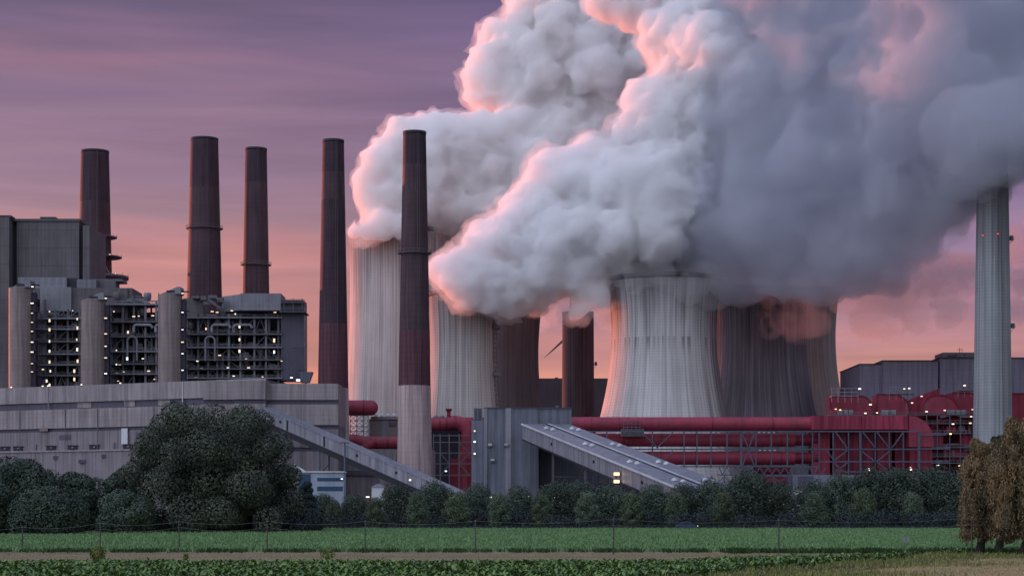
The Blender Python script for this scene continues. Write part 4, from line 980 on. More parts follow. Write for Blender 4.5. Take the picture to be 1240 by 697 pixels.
sheet('path', [(-400, 127), (20, 127), (62, 120), (400, 112), (400, 158), (60, 168), (16, 176), (-400, 178)], .008, ground_mat('stubble_path', [(.30,.235,.145), (.22,.175,.105), (.17,.17,.085)], .4), 'brown stubble strip between crop and meadow')
sheet('ground_soil', [(-400, 60), (400, 60), (400, 168), (44, 168), (10, 131), (-400, 131)], .012, ground_mat('crop_soil', [(.05,.05,.03), (.07,.06,.04)], .5), 'dark soil under the beet crop')
# unseen ridge added left of the view to keep low sun off the lower plant
nx, ny = 60, 24; vs = []; ux, uy = math.sin(SUN_AZ), math.cos(SUN_AZ); H_ = 47+1500*math.tan(SUN_EL)
for j in range(ny+1):
    for i in range(nx+1):
        a = -1+2*i/nx; b = -1+2*j/ny; pa = -370+a*580; pb = 1500+b*230
        hx, hy = ux*pb+uy*pa, 900+uy*pb-ux*pa
        e_ = min(1, (1-abs(a))*5)*max(0, 1-b*b)
        vs.append((hx, hy, H_*e_**.9+(4*math.sin(a*17)+2.5*math.sin(a*41+b*5))*e_-.3))
me = bpy.data.meshes.new('shade_hill'); me.from_pydata(vs, [], [(j*(nx+1)+i, j*(nx+1)+i+1, (j+1)*(nx+1)+i+1, (j+1)*(nx+1)+i) for j in range(ny) for i in range(nx)]); me.update(); me.shade_smooth()
me.materials.append(ground_mat('shade_hill_scrub', [(.05,.07,.04), (.07,.08,.05)], .03)); o = bpy.data.objects.new('shade_hill', me); C.objects.link(o); o['kind'] = 'structure'
yd = [(-700, 640), (900, 640), (900, 1400), (-700, 1400)]
sheet('yard', yd, .006, ground_mat('yard_gravel', [(.10,.10,.10), (.13,.13,.12)], .1), 'grey yard of the power station')

# ---------------------------------------------------------------- leaves
def leaf_mat(name, a, b_, scale=.5, rough=.6, trans=0.0, spec=.25):
    m, t, b = new_mat(name); k = NT(t); tc = k.n('ShaderNodeTexCoord'); g = k.n('ShaderNodeNewGeometry')
    n1 = k.noise(tc.outputs['Object'], scale, detail=3); rp = g.outputs['Random Per Island']
    f = k.m('ADD', k.m('MULTIPLY', n1, .9), k.m('MULTIPLY', rp, .45))
    oi = k.n('ShaderNodeObjectInfo')
    c = k.mix(k.map(f, .4, .95, 0, 1), a, b_)
    c = k.mul(c, k.m('ADD', .78, k.m('MULTIPLY', oi.outputs['Random'], .44)))
    t.links.new(c, b.inputs['Base Color']); b.inputs['Roughness'].default_value = rough; b.inputs['Specular IOR Level'].default_value = spec
    return m
def leaf_cloud(centres, n, size, rs, squash=1.0, shell=.55, droop=0.0):
    """n small bent leaf clumps through the volume of the given (x, y, z, rx, ry, rz) lobes; denser towards their skins"""
    cen = np.array([c[:3] for c in centres]); rad = np.array([c[3:6] for c in centres])
    wgt = (rad[:, 0]*rad[:, 1]+rad[:, 0]*rad[:, 2]); wgt = wgt/wgt.sum()
    i = rs.choice(len(cen), n, p=wgt)
    d = rs.normal(size=(n, 3)); d /= np.linalg.norm(d, axis=1)[:, None]
    rr = shell+(1.04-shell)*rs.rand(n)**.4
    p = cen[i]+d*rad[i]*rr[:, None]
    nrm = d*1.0+rs.normal(size=(n, 3))*.38+np.array([0, 0, .2]); nrm /= np.linalg.norm(nrm, axis=1)[:, None]
    a = np.cross(nrm, rs.normal(size=(n, 3))); a /= np.linalg.norm(a, axis=1)[:, None]; b = np.cross(nrm, a)
    s = size*(.55+.9*rs.rand(n))[:, None]
    if droop:
        a = a*(1-droop)+np.array([0, 0, -1])*droop; a /= np.linalg.norm(a, axis=1)[:, None]; b = np.cross(nrm, a); b /= (np.linalg.norm(b, axis=1)[:, None]+1e-6)
        s_a, s_b = s*1.9, s*.38
    else: s_a, s_b = s, s*.75
    v = np.stack([p-a*s_a*.5, p+b*s_b*.5+nrm*s*.12, p+a*s_a*.5, p-b*s_b*.5+nrm*s*.12], axis=1).reshape(-1, 3)
    return v
def quads_mesh(name, v, mat, tri_extra=None):
    me = bpy.data.meshes.new(name); n = len(v)//4
    me.vertices.add(len(v)); me.vertices.foreach_set('co', v.astype(np.float32).ravel())
    me.loops.add(n*4); me.loops.foreach_set('vertex_index', np.arange(n*4, dtype=np.int32))
    me.polygons.add(n); me.polygons.foreach_set('loop_start', np.arange(0, n*4, 4, dtype=np.int32)); me.polygons.foreach_set('loop_total', np.full(n, 4, dtype=np.int32))
    me.update(calc_edges=True); me.materials.append(mat); return me
BARK = pmat('bark', (.045,.038,.032), var=.5, streak=.3, rough=.9)
def tree_meshes(h, w, seed, n, size, mat, crown_from=.12, lobes=16, shape='round', droop=0.0, shell=.62):
    rs = np.random.RandomState(seed); rn = random.Random(seed); ls = []
    for i in range(lobes):
        t = (i+.5)/lobes; z = h*(crown_from+(1-crown_from)*(.10+.77*t)); 
        if shape == 'round': prof = math.sin(math.pi*min(1, (.18+.80*t)))**.6
        elif shape == 'cone': prof = (1-t)**.8*.95+.08
        elif shape == 'egg': prof = math.sin(math.pi*(.25+.72*t))**.75
        else: prof = min(1, .75+.4*t) if t < .6 else math.cos((t-.6)/.4*math.pi/2)**.5
        rad = w/2*prof; a = i*2.399+rn.random(); k = rn.uniform(.40, .68)
        r = w*rn.uniform(.15, .235)*(1 if shape != 'cone' else (.5+.8*(1-t)))
        ls.append((math.cos(a)*rad*k, math.sin(a)*rad*k, z, r, r, r*rn.uniform(.7, .95)))
        if shape != 'cone' and rn.random() < .8:
            a2 = a+rn.uniform(1.5, 3); k2 = rn.uniform(.6, .85)*max(0, rad-r*.5)/max(rad, .01); r2 = r*rn.uniform(.5, .8)
            ls.append((math.cos(a2)*rad*k2, math.sin(a2)*rad*k2, z+rn.uniform(-.05, .05)*h, r2, r2, r2*.85))
    v = leaf_cloud(ls, n, size, rs, droop=droop, shell=shell)
    v[:, 2] = np.maximum(v[:, 2], .15+rs.rand(len(v))*.3)
    crown = quads_mesh('crown', v, mat)
    mb = MB(); r0 = max(.12, h*.022)
    mb.tube([(0,0,0), (r0*.2, 0, h*.2), (-r0*.3, r0*.2, h*.45), (0, 0, h*.8)], [r0*1.3, r0, r0*.75, r0*.2], n=9)
    for i in range(7):
        c = ls[(i*3+2) % len(ls)]; z0 = h*(.16+.07*i); mb.tube([(0, 0, z0), (c[0]*.5, c[1]*.5, (z0+c[2])/2+.3), (c[0], c[1], c[2])], [r0*.5, r0*.32, r0*.1], n=6)
    tmp = mb.build('trunk', BARK); trunk = tmp.data; bpy.data.objects.remove(tmp)
    return crown, trunk
def place_tree(name, label, cat, meshes, loc, sc_=(1, 1, 1), rot=0.0, group=None):
    t = thing(name, label, cat, loc, group); t.scale = sc_; t.rotation_euler = (0, 0, rot)
    for nm, me in (('crown', meshes[0]), ('trunk', meshes[1])):
        o = bpy.data.objects.new(nm, me); C.objects.link(o); o.parent = t
    return t
G_dark = leaf_mat('foliage_dark', (0.039,0.061,0.048), (0.084,0.116,0.077), .3)
G_mid = leaf_mat('foliage_mid', (0.043,0.067,0.051), (0.098,0.132,0.086), .5)
G_lite = leaf_mat('foliage_light', (.058,.088,.055), (.14,.175,.095), .6)
G_front = leaf_mat('foliage_front_row', (.058,.088,.060), (.13,.165,.10), .6)
G_big = leaf_mat('foliage_big_tree', (0.030,0.042,0.038), (0.093,0.111,0.072), .22)
G_con = leaf_mat('foliage_conifer', (0.021,0.031,0.034), (0.039,0.053,0.051), .6)
G_wil = leaf_mat('foliage_autumn', (.062,.062,.040), (.30,.195,.092), .30)
G_wil2 = leaf_mat('foliage_willow_green', (.05,.06,.035), (.13,.12,.06), .3)
rn = random.Random(21)
# the big tree on the left and its dark neighbours
def tree_at(name, label, cat, px, top, D, wpx, mat, seed, n, size, group=None, **kw):
    h = Z(top, D); wd = wpx/F*D
    return place_tree(name, label, cat, tree_meshes(h, wd, seed, n, size, mat, **kw), (X(px, D), D, 0), group=group)
rs_b = random.Random(77); D = 300; lob_ = []
for px_b, py_b, r_b, n_b in ((196,522,22,4),(224,508,20,4),(252,507,19,4),(282,509,20,4),(310,518,22,4),(332,540,22,4),(342,570,20,4),(345,604,22,4),(330,628,20,3),(182,545,22,4),(170,574,20,4),(163,604,22,4),(180,628,20,3),
        (228,545,32,5),(262,540,32,5),(298,548,32,5),(212,585,32,5),(255,585,34,5),(300,590,34,5),(235,622,30,4),(285,622,30,4)):
    for q in range(n_b):
        dy_ = rs_b.uniform(-1, 1)*math.sqrt(max(.05, 1-((px_b-256)/112)**2))*11
        rr_b = r_b/F*D*rs_b.uniform(.5, 1.0); lob_.append((X(px_b+rs_b.uniform(-8, 8), D)-X(256, D), dy_, max(Z(py_b+rs_b.uniform(-7, 9), D), rr_b*.5), rr_b, rr_b, rr_b*rs_b.uniform(.8, 1.15)))
vb = leaf_cloud(lob_, 120000, .33, np.random.RandomState(41), shell=.7); vb[:, 2] = np.maximum(vb[:, 2], .1)
mb = MB(); mb.tube([(0,0,0), (.2,0,3), (-.1,.2,7), (0,0,13)], [.75, .6, .45, .12], n=10)
for i in range(12):
    c = lob_[i*6]; mb.tube([(0, 0, 2+i*.5), (c[0]*.5, c[1]*.5, (3+c[2])/2+1), (c[0], c[1], c[2])], [.3, .2, .05], n=6)
tmp = mb.build('trunk', BARK); tk_ = tmp.data; bpy.data.objects.remove(tmp)
place_tree('broadleaf_tree', 'huge round-headed tree hiding the middle of the turbine hall wall', 'tree', (quads_mesh('crown', vb, G_big), tk_), (X(256, D), D, 0))
tree_at('broadleaf_tree', 'dark tree with irregular head at the left edge, before the hall wall', 'tree', 22, 556, 290, 120, G_dark, 42, 34000, .34, crown_from=.0, lobes=22, shape='full')
tree_at('broadleaf_tree', 'dark rounded tree between the left edge tree and the huge round-headed tree', 'tree', 92, 568, 300, 78, G_dark, 43, 26000, .34, crown_from=.0, lobes=18, shape='full')
tree_at('broadleaf_tree', 'low dark tree tucked against the left side of the huge round-headed tree', 'tree', 152, 562, 312, 60, G_dark, 44, 24000, .34, crown_from=.0, lobes=16, shape='full')
tree_at('broadleaf_tree', 'dark bush-like tree at the far left, lowest of the left group', 'tree', -20, 575, 275, 90, G_dark, 45, 24000, .34, crown_from=.0, lobes=14, shape='full')
tree_at('broadleaf_tree', 'broad low dark tree in front at the left, above the second fence post', 'tree', 60, 596, 272, 110, G_dark, 47, 24000, .3, crown_from=.0, lobes=18, shape='full')
tree_at('broadleaf_tree', 'low dark shrubby tree under the left side of the huge round-headed tree', 'tree', 150, 600, 285, 80, G_dark, 48, 20000, .3, crown_from=.0, lobes=16, shape='full')
tree_at('conifer', 'blackish conical conifer right of the huge round-headed tree', 'conifer', 371, 577, 318, 46, G_con, 46, 20000, .3, crown_from=.0, lobes=22, shape='cone')
tree_at('conifer', 'shorter blackish conifer beside the conical one, below the site office', 'conifer', 350, 590, 322, 34, G_con, 49, 14000, .3, crown_from=.0, lobes=18, shape='cone')
# tree belt: four shared crowns of each sort
front = [tree_meshes(9.2, 7.2, 60+i, 9500, .25, (G_lite, G_front)[i % 2], crown_from=.02, lobes=20, shape='egg') for i in range(4)]
back = [tree_meshes(10.5, 10.5, 80+i, 12000, .30, (G_dark, G_mid, G_dark, G_mid)[i], crown_from=.0, lobes=26, shape='full') for i in range(4)]
FT = [(404,607,352,'pale green bush-like tree left of the white shed'), (455,604,352,'bright green rounded tree right below the white shed'), (505,597,352,'rounded tree in the front row under the foot of the foremost chimney'),
 (553,597,353,'rounded front-row tree under the low end of the narrow conveyor'), (605,598,353,'rounded front-row tree below the left part of the transfer house'), (655,599,354,'rounded front-row tree below the right edge of the transfer house'),
 (712,597,354,'rounded front-row tree under the upper half of the broad conveyor'), (766,596,355,'pale front-row tree just right of the tallest middle fence post'), (819,596,355,'pale rounded front-row tree left of the small parked car'),
 (877,597,356,'pale rounded front-row tree where the broad conveyor meets the trees'), (985,596,357,'rounded pale front-row tree below the white container'), (1046,592,358,'pointed front-row tree below the low pale hall'), (1106,598,358,'pale pointed front-row tree above the blue round sign')]
for i, (px, top, D, lab) in enumerate(FT):
    h = Z(top, D)*1.1; s = h/9.2
    place_tree('round_tree', lab, 'tree', front[(i*3+1) % 4], (X(px, D), D, 0), (s*rn.uniform(.9, 1.12), s*.95, s), rn.uniform(0, 6), 'small rounded trees in front of the belt')
BT_ = [(392,600,368,'dark tree right of the two conifers'),(428,600,372,'back-row tree left of the white shed'),(482,590,372,'tallest back-row tree between white shed and foremost chimney foot'),(528,586,370,'back-row tree below the low end of the narrow conveyor'),
 (578,588,372,'back-row tree at the left corner of the transfer house'),(628,594,374,'back-row tree below the middle of the transfer house'),(676,588,372,'back-row tree at the left foot of the dark steel bays'),(700,586,378,'back-row tree before the dark steel framed bays'),
 (738,588,376,'back-row tree under the middle of the broad conveyor'),(790,590,376,'back-row tree by the orange-lit mast'),(828,588,375,'dark back-row tree at the lower end of the broad conveyor'),(862,583,374,'tall back-row tree covering the end of the broad conveyor'),(905,578,376,'tall back-row tree beneath the lattice truss of the rack'),
 (945,588,378,'back-row tree left of the white container'),(985,586,382,'dark back-row tree right of the white container'),(1018,577,380,'tall back-row tree at the left part of the low pale hall'),(1052,574,380,'tall back-row tree in front of the low pale hall'),
 (1090,570,380,'tallest back-row tree, right of the low pale hall'),(1128,572,380,'back-row tree below the steel decks'),(1160,576,378,'back-row tree next to the autumn willows'),(1198,574,380,'back-row tree behind the autumn willows'),(1245,576,380,'back-row tree at the right edge behind the willows'),(1290,578,380,'outermost back-row tree beyond the willows')]
for i, (px, top, D, lab) in enumerate(BT_):
    h = Z(top, D)*1.12; s = h/10.5
    place_tree('belt_tree', lab, 'tree', back[(i*3) % 4], (X(px, D), D, 0), (s*rn.uniform(.95, 1.25), s*.95, s*rn.uniform(.94, 1.04)), rn.uniform(0, 6), 'taller trees at the back of the belt')
# dark undergrowth closing the foot of the belt
rs = np.random.RandomState(9)
lob = [(rs.uniform(-190, 190), 350+rs.uniform(-1, 12)+0, rs.uniform(.8, 2.0), rs.uniform(2, 4), 2.2, rs.uniform(1.2, 2.4)) for _ in range(170)]
lob = [l for l in lob if l[0] > X(375, 350)] + [(rs.uniform(X(-40, 300), X(380, 310)), 305+rs.uniform(-6, 6), rs.uniform(.8, 2.0), rs.uniform(2, 4), 2.2, rs.uniform(1.2, 2.2)) for _ in range(70)]
v = leaf_cloud(lob, 90000, .33, rs, shell=.2); v[:, 2] = np.maximum(v[:, 2], .02)
me = quads_mesh('undergrowth', v, G_con); o = bpy.data.objects.new('undergrowth', me); C.objects.link(o); tag(o, 'dark bushes closing the foot of the tree belt', 'undergrowth', None, 'stuff')
# autumn willows on the right
def willow(label, px, top, D, wpx, seed, n, mat, low=.16):
    h = Z(top, D); wd = wpx/F*D; rs = np.random.RandomState(seed); rn2 = random.Random(seed)
    t = thing('willow_tree', label, 'willow', (X(px, D), D, 0), 'autumn willows at the right edge')
    r0 = .30; mb = MB(); mb.tube([(0,0,0), (.25,0,h*.15), (-.15,.1,h*.4), (.1,0,h*.85)], [r0*1.5, r0, r0*.8, r0*.15], n=10)
    ls = []
    for i in range(44):
        a = i*2.4+rn2.random(); tt = (i+.5)/44; z = h*(low+(.93-low)*tt); rad = wd*.42*math.sin(math.pi*min(1, .17+.75*tt))**.8*rn2.uniform(.45, 1.05)
        c = (math.cos(a)*rad, math.sin(a)*rad, z); r = wd*rn2.uniform(.07, .14); ls.append((*c, r, r, r*rn2.uniform(1.0, 1.6)))
        if i % 2 == 0: mb.tube([(0, 0, z*.55), (c[0]*.5, c[1]*.5, z*.85), c], [r0*.4, r0*.22, .04], n=6)
    v1 = leaf_cloud(ls, int(n*.72), .17, rs, shell=.3, droop=.45)
    m = int(n*.28)//12; out_ = []
    for i in range(m):
        l_ = ls[rs.randint(len(ls))]; a = rs.uniform(0, 6.283); q_ = rs.uniform(.3, 1.05); x0 = l_[0]+math.cos(a)*l_[3]*q_; y0 = l_[1]+math.sin(a)*l_[3]*q_; z0 = l_[2]; ln = rs.uniform(.08, .42)*z0*(1.5 if rs.rand() < .12 else 1)
        dx = rs.normal()*.25; dy = rs.normal()*.25
        for q in range(12):
            t_ = (q+rs.rand())/12; b = rs.normal(size=2); b = b/np.linalg.norm(b)*.05; L_ = .13+.13*rs.rand()
            p = np.array([x0+dx*t_+rs.normal()*.05, y0+dy*t_+rs.normal()*.05, max(z0-t_*ln, .3)]); w_ = np.array([b[0], b[1], 0]); s_ = np.array([rs.normal()*.06, rs.normal()*.06, -L_])
            out_ += [p, p+w_+s_*.5, p+s_, p-w_+s_*.5]
    o = bpy.data.objects.new('crown', quads_mesh('crown', np.concatenate([v1, np.array(out_)]), mat)); C.objects.link(o); o.parent = t
    tr = mb.build('trunk', BARK); tr.parent = t
    return t
willow('nearest large autumn willow with drooping rusty branches at the right edge', 1240, 505, 158, 96, 1, 110000, G_wil)
willow('slimmer rusty brown willow left of the large one', 1186, 528, 163, 60, 2, 70000, G_wil)
willow('greenish willow head behind, between the two rusty ones', 1209, 522, 172, 56, 3, 50000, G_wil2)

# ---------------------------------------------------------------- crops, grass
BEET = leaf_mat('beet_leaf', (.045,.10,.020), (.16,.26,.045), .8, rough=.42, spec=.5)
GRASS = leaf_mat('grass_blade', (.125,.22,.095), (.175,.29,.13), .12, rough=.7, spec=.1)
GRASS2 = leaf_mat('rough_grass_blade', (.11,.15,.045), (.27,.27,.10), .25, rough=.7, spec=.1)
WEED = leaf_mat('dark_weed_blade', (.025,.055,.02), (.06,.10,.035), .4, rough=.7, spec=.1)
def blades(xs, ys, hgt, wid, rs, lean=.35, z0=0.0):
    n = len(xs); a = rs.uniform(0, 6.283, n); h = hgt*(.6+.8*rs.rand(n)); w_ = wid*(.6+.8*rs.rand(n))
    p = np.stack([xs, ys, np.full(n, z0)], 1); b = np.stack([np.cos(a), np.sin(a), 0*a], 1)*w_[:, None]/2
    tip = np.stack([rs.normal(size=n)*lean*h, rs.normal(size=n)*lean*h, h], 1)
    return np.stack([p-b*.6, p+b*.6, p+tip+b*.25, p+tip-b*.25], 1).reshape(-1, 3)
def stuff(name, label, cat, v, mat):
    o = bpy.data.objects.new(name, quads_mesh(name, v, mat)); C.objects.link(o); tag(o, label, cat, None, 'stuff'); return o
# sugar beet: rosettes of arched leaves in rows, edge running diagonally to the lower right
def crop_limit(x, y):   # True where the crop stands
    return (y < 131+np.clip((x-8)*1.0, 0, 36)+1.2*np.sin(x*.4)) & (y > 88) & (x < 11+(y-111)*.51+rs_edge(x, y)*.5)
def rs_edge(x, y): return 2*np.sin(x*.7)+1.5*np.sin(y*1.3)
rs = np.random.RandomState(3)
n = 60000
px_ = rs.uniform(-75, 60, n); py_ = rs.uniform(88, 168, n); px_ = np.round(px_/.5)*.5+rs.normal(size=n)*.07
k = crop_limit(px_, py_); px_, py_ = px_[k], py_[k]; n = len(px_)
lv = []
for j in range(6):
    a = rs.uniform(0, 6.283, n); l_ = rs.uniform(.22, .42, n); h = rs.uniform(.12, .46, n); w_ = l_*rs.uniform(.34, .55, n)
    d = np.stack([np.cos(a), np.sin(a), 0*a], 1); sd_ = np.stack([-np.sin(a), np.cos(a), 0*a], 1)
    c = np.stack([px_, py_, 0*a+.01], 1)+np.stack([rs.normal(size=n)*.05, rs.normal(size=n)*.05, h*.6], 1)
    tilt = rs.uniform(-.5, .9, n)
    q0 = c; q2 = c+d*l_[:, None]+np.array([0, 0, 1])*(l_*tilt)[:, None]
    mid = (q0+q2)/2+np.array([0, 0, .05])
    lv.append(np.stack([q0, mid+sd_*w_[:, None]/2, q2, mid-sd_*w_[:, None]/2], 1).reshape(-1, 3))
stuff('crop', 'leafy green beet crop along the bottom of the photo', 'crop', np.concatenate(lv), BEET)
# meadow
n = 150000
ys = 172+(350-172)*rs.rand(n)**1.25; xs = rs.uniform(-.36, .36, n)*ys
stuff('grass', 'short even grass of the green meadow strip', 'grass', blades(xs, ys, .34, .30, rs, z0=.0), GRASS)
# rough verge: dark weeds along the near edge of the meadow, rough yellow grass on the right
n = 22000
xs = rs.uniform(-70, 75, n); ys = 171+rs.normal(size=n)*1.6-np.clip((xs-15)*.18, 0, 8)
k = np.sin(xs*.9)+np.sin(xs*2.3+1)+.8*np.sin(xs*5.1)+rs.normal(size=n)*.8 > .2; xs, ys = xs[k], ys[k]; v1 = blades(xs, ys, .28, .16, rs)
n = 3200; cxs = rs.uniform(18, 66, 60); xs = cxs[rs.randint(60, size=n)]+rs.normal(size=n)*.45; ys = 167+rs.normal(size=n)*1.2; v2 = blades(xs, ys, .38, .2, rs)
n = 16000; xs = rs.uniform(-70, 60, n); ys = 349+rs.normal(size=n)*2; v3 = blades(xs*2.4, ys, .6, .4, rs)
stuff('weeds', 'dark rough weeds along both edges of the meadow', 'weeds', np.concatenate([v1, v2]), WEED)
stuff('tall_weeds', 'blackish tall weeds along the far edge of the meadow', 'weeds', v3, G_con)
n = 70000
xs = rs.uniform(-5, 75, n); ys = rs.uniform(88, 166, n)
k = (~crop_limit(xs, ys)) & (xs > 11+(ys-111)*.51-1) & (xs-(11+(ys-111)*.51) < 7+6*np.sin(ys*.3)+rs.normal(size=n)*2.5) ; xs, ys = xs[k], ys[k]
stuff('rough_grass', 'rough yellow-green grass between the beet crop and bare soil at lower right', 'grass', blades(xs, ys, .26, .14, rs), GRASS2)
sheet('dirt_road', [(5, 80), (160, 80), (160, 158), (44, 160), (17, 111)], .016, ground_mat('bare_soil', [(.42,.31,.17), (.31,.24,.125), (.27,.25,.11)], .5, bump=.5), 'bare brown soil at the lower right corner')
n = 60000; xs = rs.uniform(5, 80, n); ys = rs.uniform(88, 158, n); k = xs > 15+(ys-111)*.51
stuff('stubble', 'short dry stubble over the bare brown soil', 'stubble', blades(xs[k], ys[k], .10, .08, rs), leaf_mat('dry_stubble', (0.320,0.232,0.108), (0.576,0.420,0.204), .3))
n = 40000; xs = rs.uniform(-70, 40, n); ys = rs.uniform(128, 174, n)
stuff('straw', 'dry straw on the brown strip', 'straw', blades(xs, ys, .05, .09, rs), leaf_mat('dry_straw', (.23,.185,.11), (.37,.30,.18), .3))
# tall weeds standing alone
def weed(label, px, base_row, top_row, seed, n=420, wd=.55, mat=None):
    D = 4*F/(base_row-HOR); h = (base_row-top_row)/F*D; rs_ = np.random.RandomState(seed)
    t = thing('tall_weed', label, 'weed', (X(px, D), D, 0)); mb = MB()
    for i in range(7):
        a = rs_.uniform(0, 6.28); r_ = rs_.uniform(.1, .4)*wd; mb.tube([(0,0,0), (math.cos(a)*r_*.4, math.sin(a)*r_*.4, h*.5), (math.cos(a)*r_, math.sin(a)*r_, h*rs_.uniform(.75, 1))], [.02, .015, .008], n=5)
    o = mb.build('stem', WEED); o.parent = t
    v = leaf_cloud([(0, 0, h*.45, wd*.5, wd*.5, h*.45), (.1*wd, 0, h*.8, wd*.3, wd*.3, h*.2)], n, .17, rs_, shell=.1, droop=.3); v[:, 2] = np.maximum(v[:, 2], .02)
    o = bpy.data.objects.new('foliage', quads_mesh('foliage', v, mat or GRASS2)); C.objects.link(o); o.parent = t
weed('tall yellow-green weed clump sticking up from the beet crop at the left', 118, 680, 661, 5, 700, 1.1)
weed('small single weed on the brown strip right of the tall clump', 225, 679, 670, 6, 120, .4)
weed('feathery pale weed before the brown strip, left of the fourth fence post', 396, 679, 664, 7, 260, 1.2)

# ---------------------------------------------------------------- fence
posts = [(27, 665, 638), (121, 666, 633), (217, 666.5, 631), (323.5, 667.5, 631), (442, 668.5, 631), (576, 669.5, 630.5), (743, 670.5, 628), (943, 671, 629.5), (1177, 671.5, 627)]
WOOD = pmat('weathered_post', (.10,.09,.08), var=.5, streak=.3, rough=.9)
WIRE = pmat('wire_steel', (.22,.22,.23), rough=.5, metal=.5)
Dm = 4*F/(669-HOR)
fe = thing('wire_fence', 'long wire fence with slack strands and slim posts between meadow and brown strip', 'fence', (0, Dm, 0))
tops = []
ptop = []
allp = [(-62, 664.5, 639)]+posts+[(1440, 672, 624)]
for i, (px, b, tp) in enumerate(allp):
    D = 4*F/(b-HOR); x = X(px, D); h = CAMZ+(HOR-tp)/F*D
    po = MB().tube([(x, D, 0), (x+.03*((i*7) % 3-1), D, h)], [.07, .05], n=9).build('post', WOOD, fe)
    MB().tube([(x, D, h), (x, D, h+.11)], [.045, .03], n=8).build('insulator', WIRE, po)
    ptop.append(Vector((x, D, h+.03)))
for i in range(len(ptop)-1):
    a, b = ptop[i], ptop[i+1]
    for dz, sag in ((0, .30), (-.55, .34)):
        MB().tube([a.lerp(b, t/12)+Vector((0, 0, dz-sag*4*(t/12)*(1-t/12))) for t in range(13)], .010, n=5).build('wire', WIRE, fe)

# ---------------------------------------------------------------- small things
D = 345
cr = thing('parked_car', 'small dark blue car parked at the far edge of the meadow', 'car', (X(831, D), D, 0))
paint = pmat('car_paint_blue', (.03,.06,.12), var=.1, streak=0, rough=.25, spec=.6); glass = pmat('car_glass', (.02,.03,.04), var=.1, streak=0, rough=.1, spec=.6); tyre = pmat('tyre_rubber', (.02,.02,.02))
cx = X(831, D)
def carbox(prof, y0, y1): 
    m = len(prof); v = [(cx+a, y0, z) for a, z in prof]+[(cx+a, y1, z) for a, z in prof]
    return MB().add(v, [tuple(range(m)), tuple(range(2*m-1, m-1, -1))]+[(i, m+i, m+(i+1) % m, (i+1) % m) for i in range(m)])
carbox([(-1.95, .3), (-2.0, .75), (-1.85, .95), (-1.2, 1.0), (-.75, 1.42), (.55, 1.45), (1.15, .98), (1.9, .85), (2.0, .6), (1.95, .3)][::-1], D-.85, D+.85).build('body', paint, cr)
carbox([(-1.05, .99), (-.68, 1.36), (.48, 1.38), (1.0, .99)][::-1], D-.87, D+.87).build('side_window', glass, cr)
for dx in (-1.2, 1.25):
    for dy in (-.88, .72):
        wh = MB().tube([(cx+dx, D+dy, .32), (cx+dx, D+dy+.18, .32)], .32, n=16).build('wheel', tyre, cr); MB().tube([(cx+dx, D+dy-.02, .32), (cx+dx, D+dy+.2, .32)], .17, n=12).build('rim', WIRE, wh)
for dy in (-.6, .6): MB().box(cx+1.98, cx+2.06, D+dy-.2, D+dy+.2, .58, .76).build('headlight', M_['lamp'], cr)
D = 158
sg = thing('road_sign', 'small round blue sign on a thin post in front of the tree belt', 'sign', (X(1097, D), D, 0))
MB().tube([(X(1097, D), D, 0), (X(1097, D), D, 1.8)], .035, n=8).build('post', WIRE, sg)
c = Vector((X(1097, D), D-.05, Z(652.7, D))); 
disc = MB().tube([c, c+Vector((0, .03, 0))], .24, n=24).build('sign_face', pmat('sign_blue', (.09,.14,.22), var=.1, streak=.1, rough=.4), sg)
MB().tube([c+Vector((0, -.002, 0)), c+Vector((0, .02, 0))], .255, n=24).build('sign_rim', M_['gallery_side'], sg)
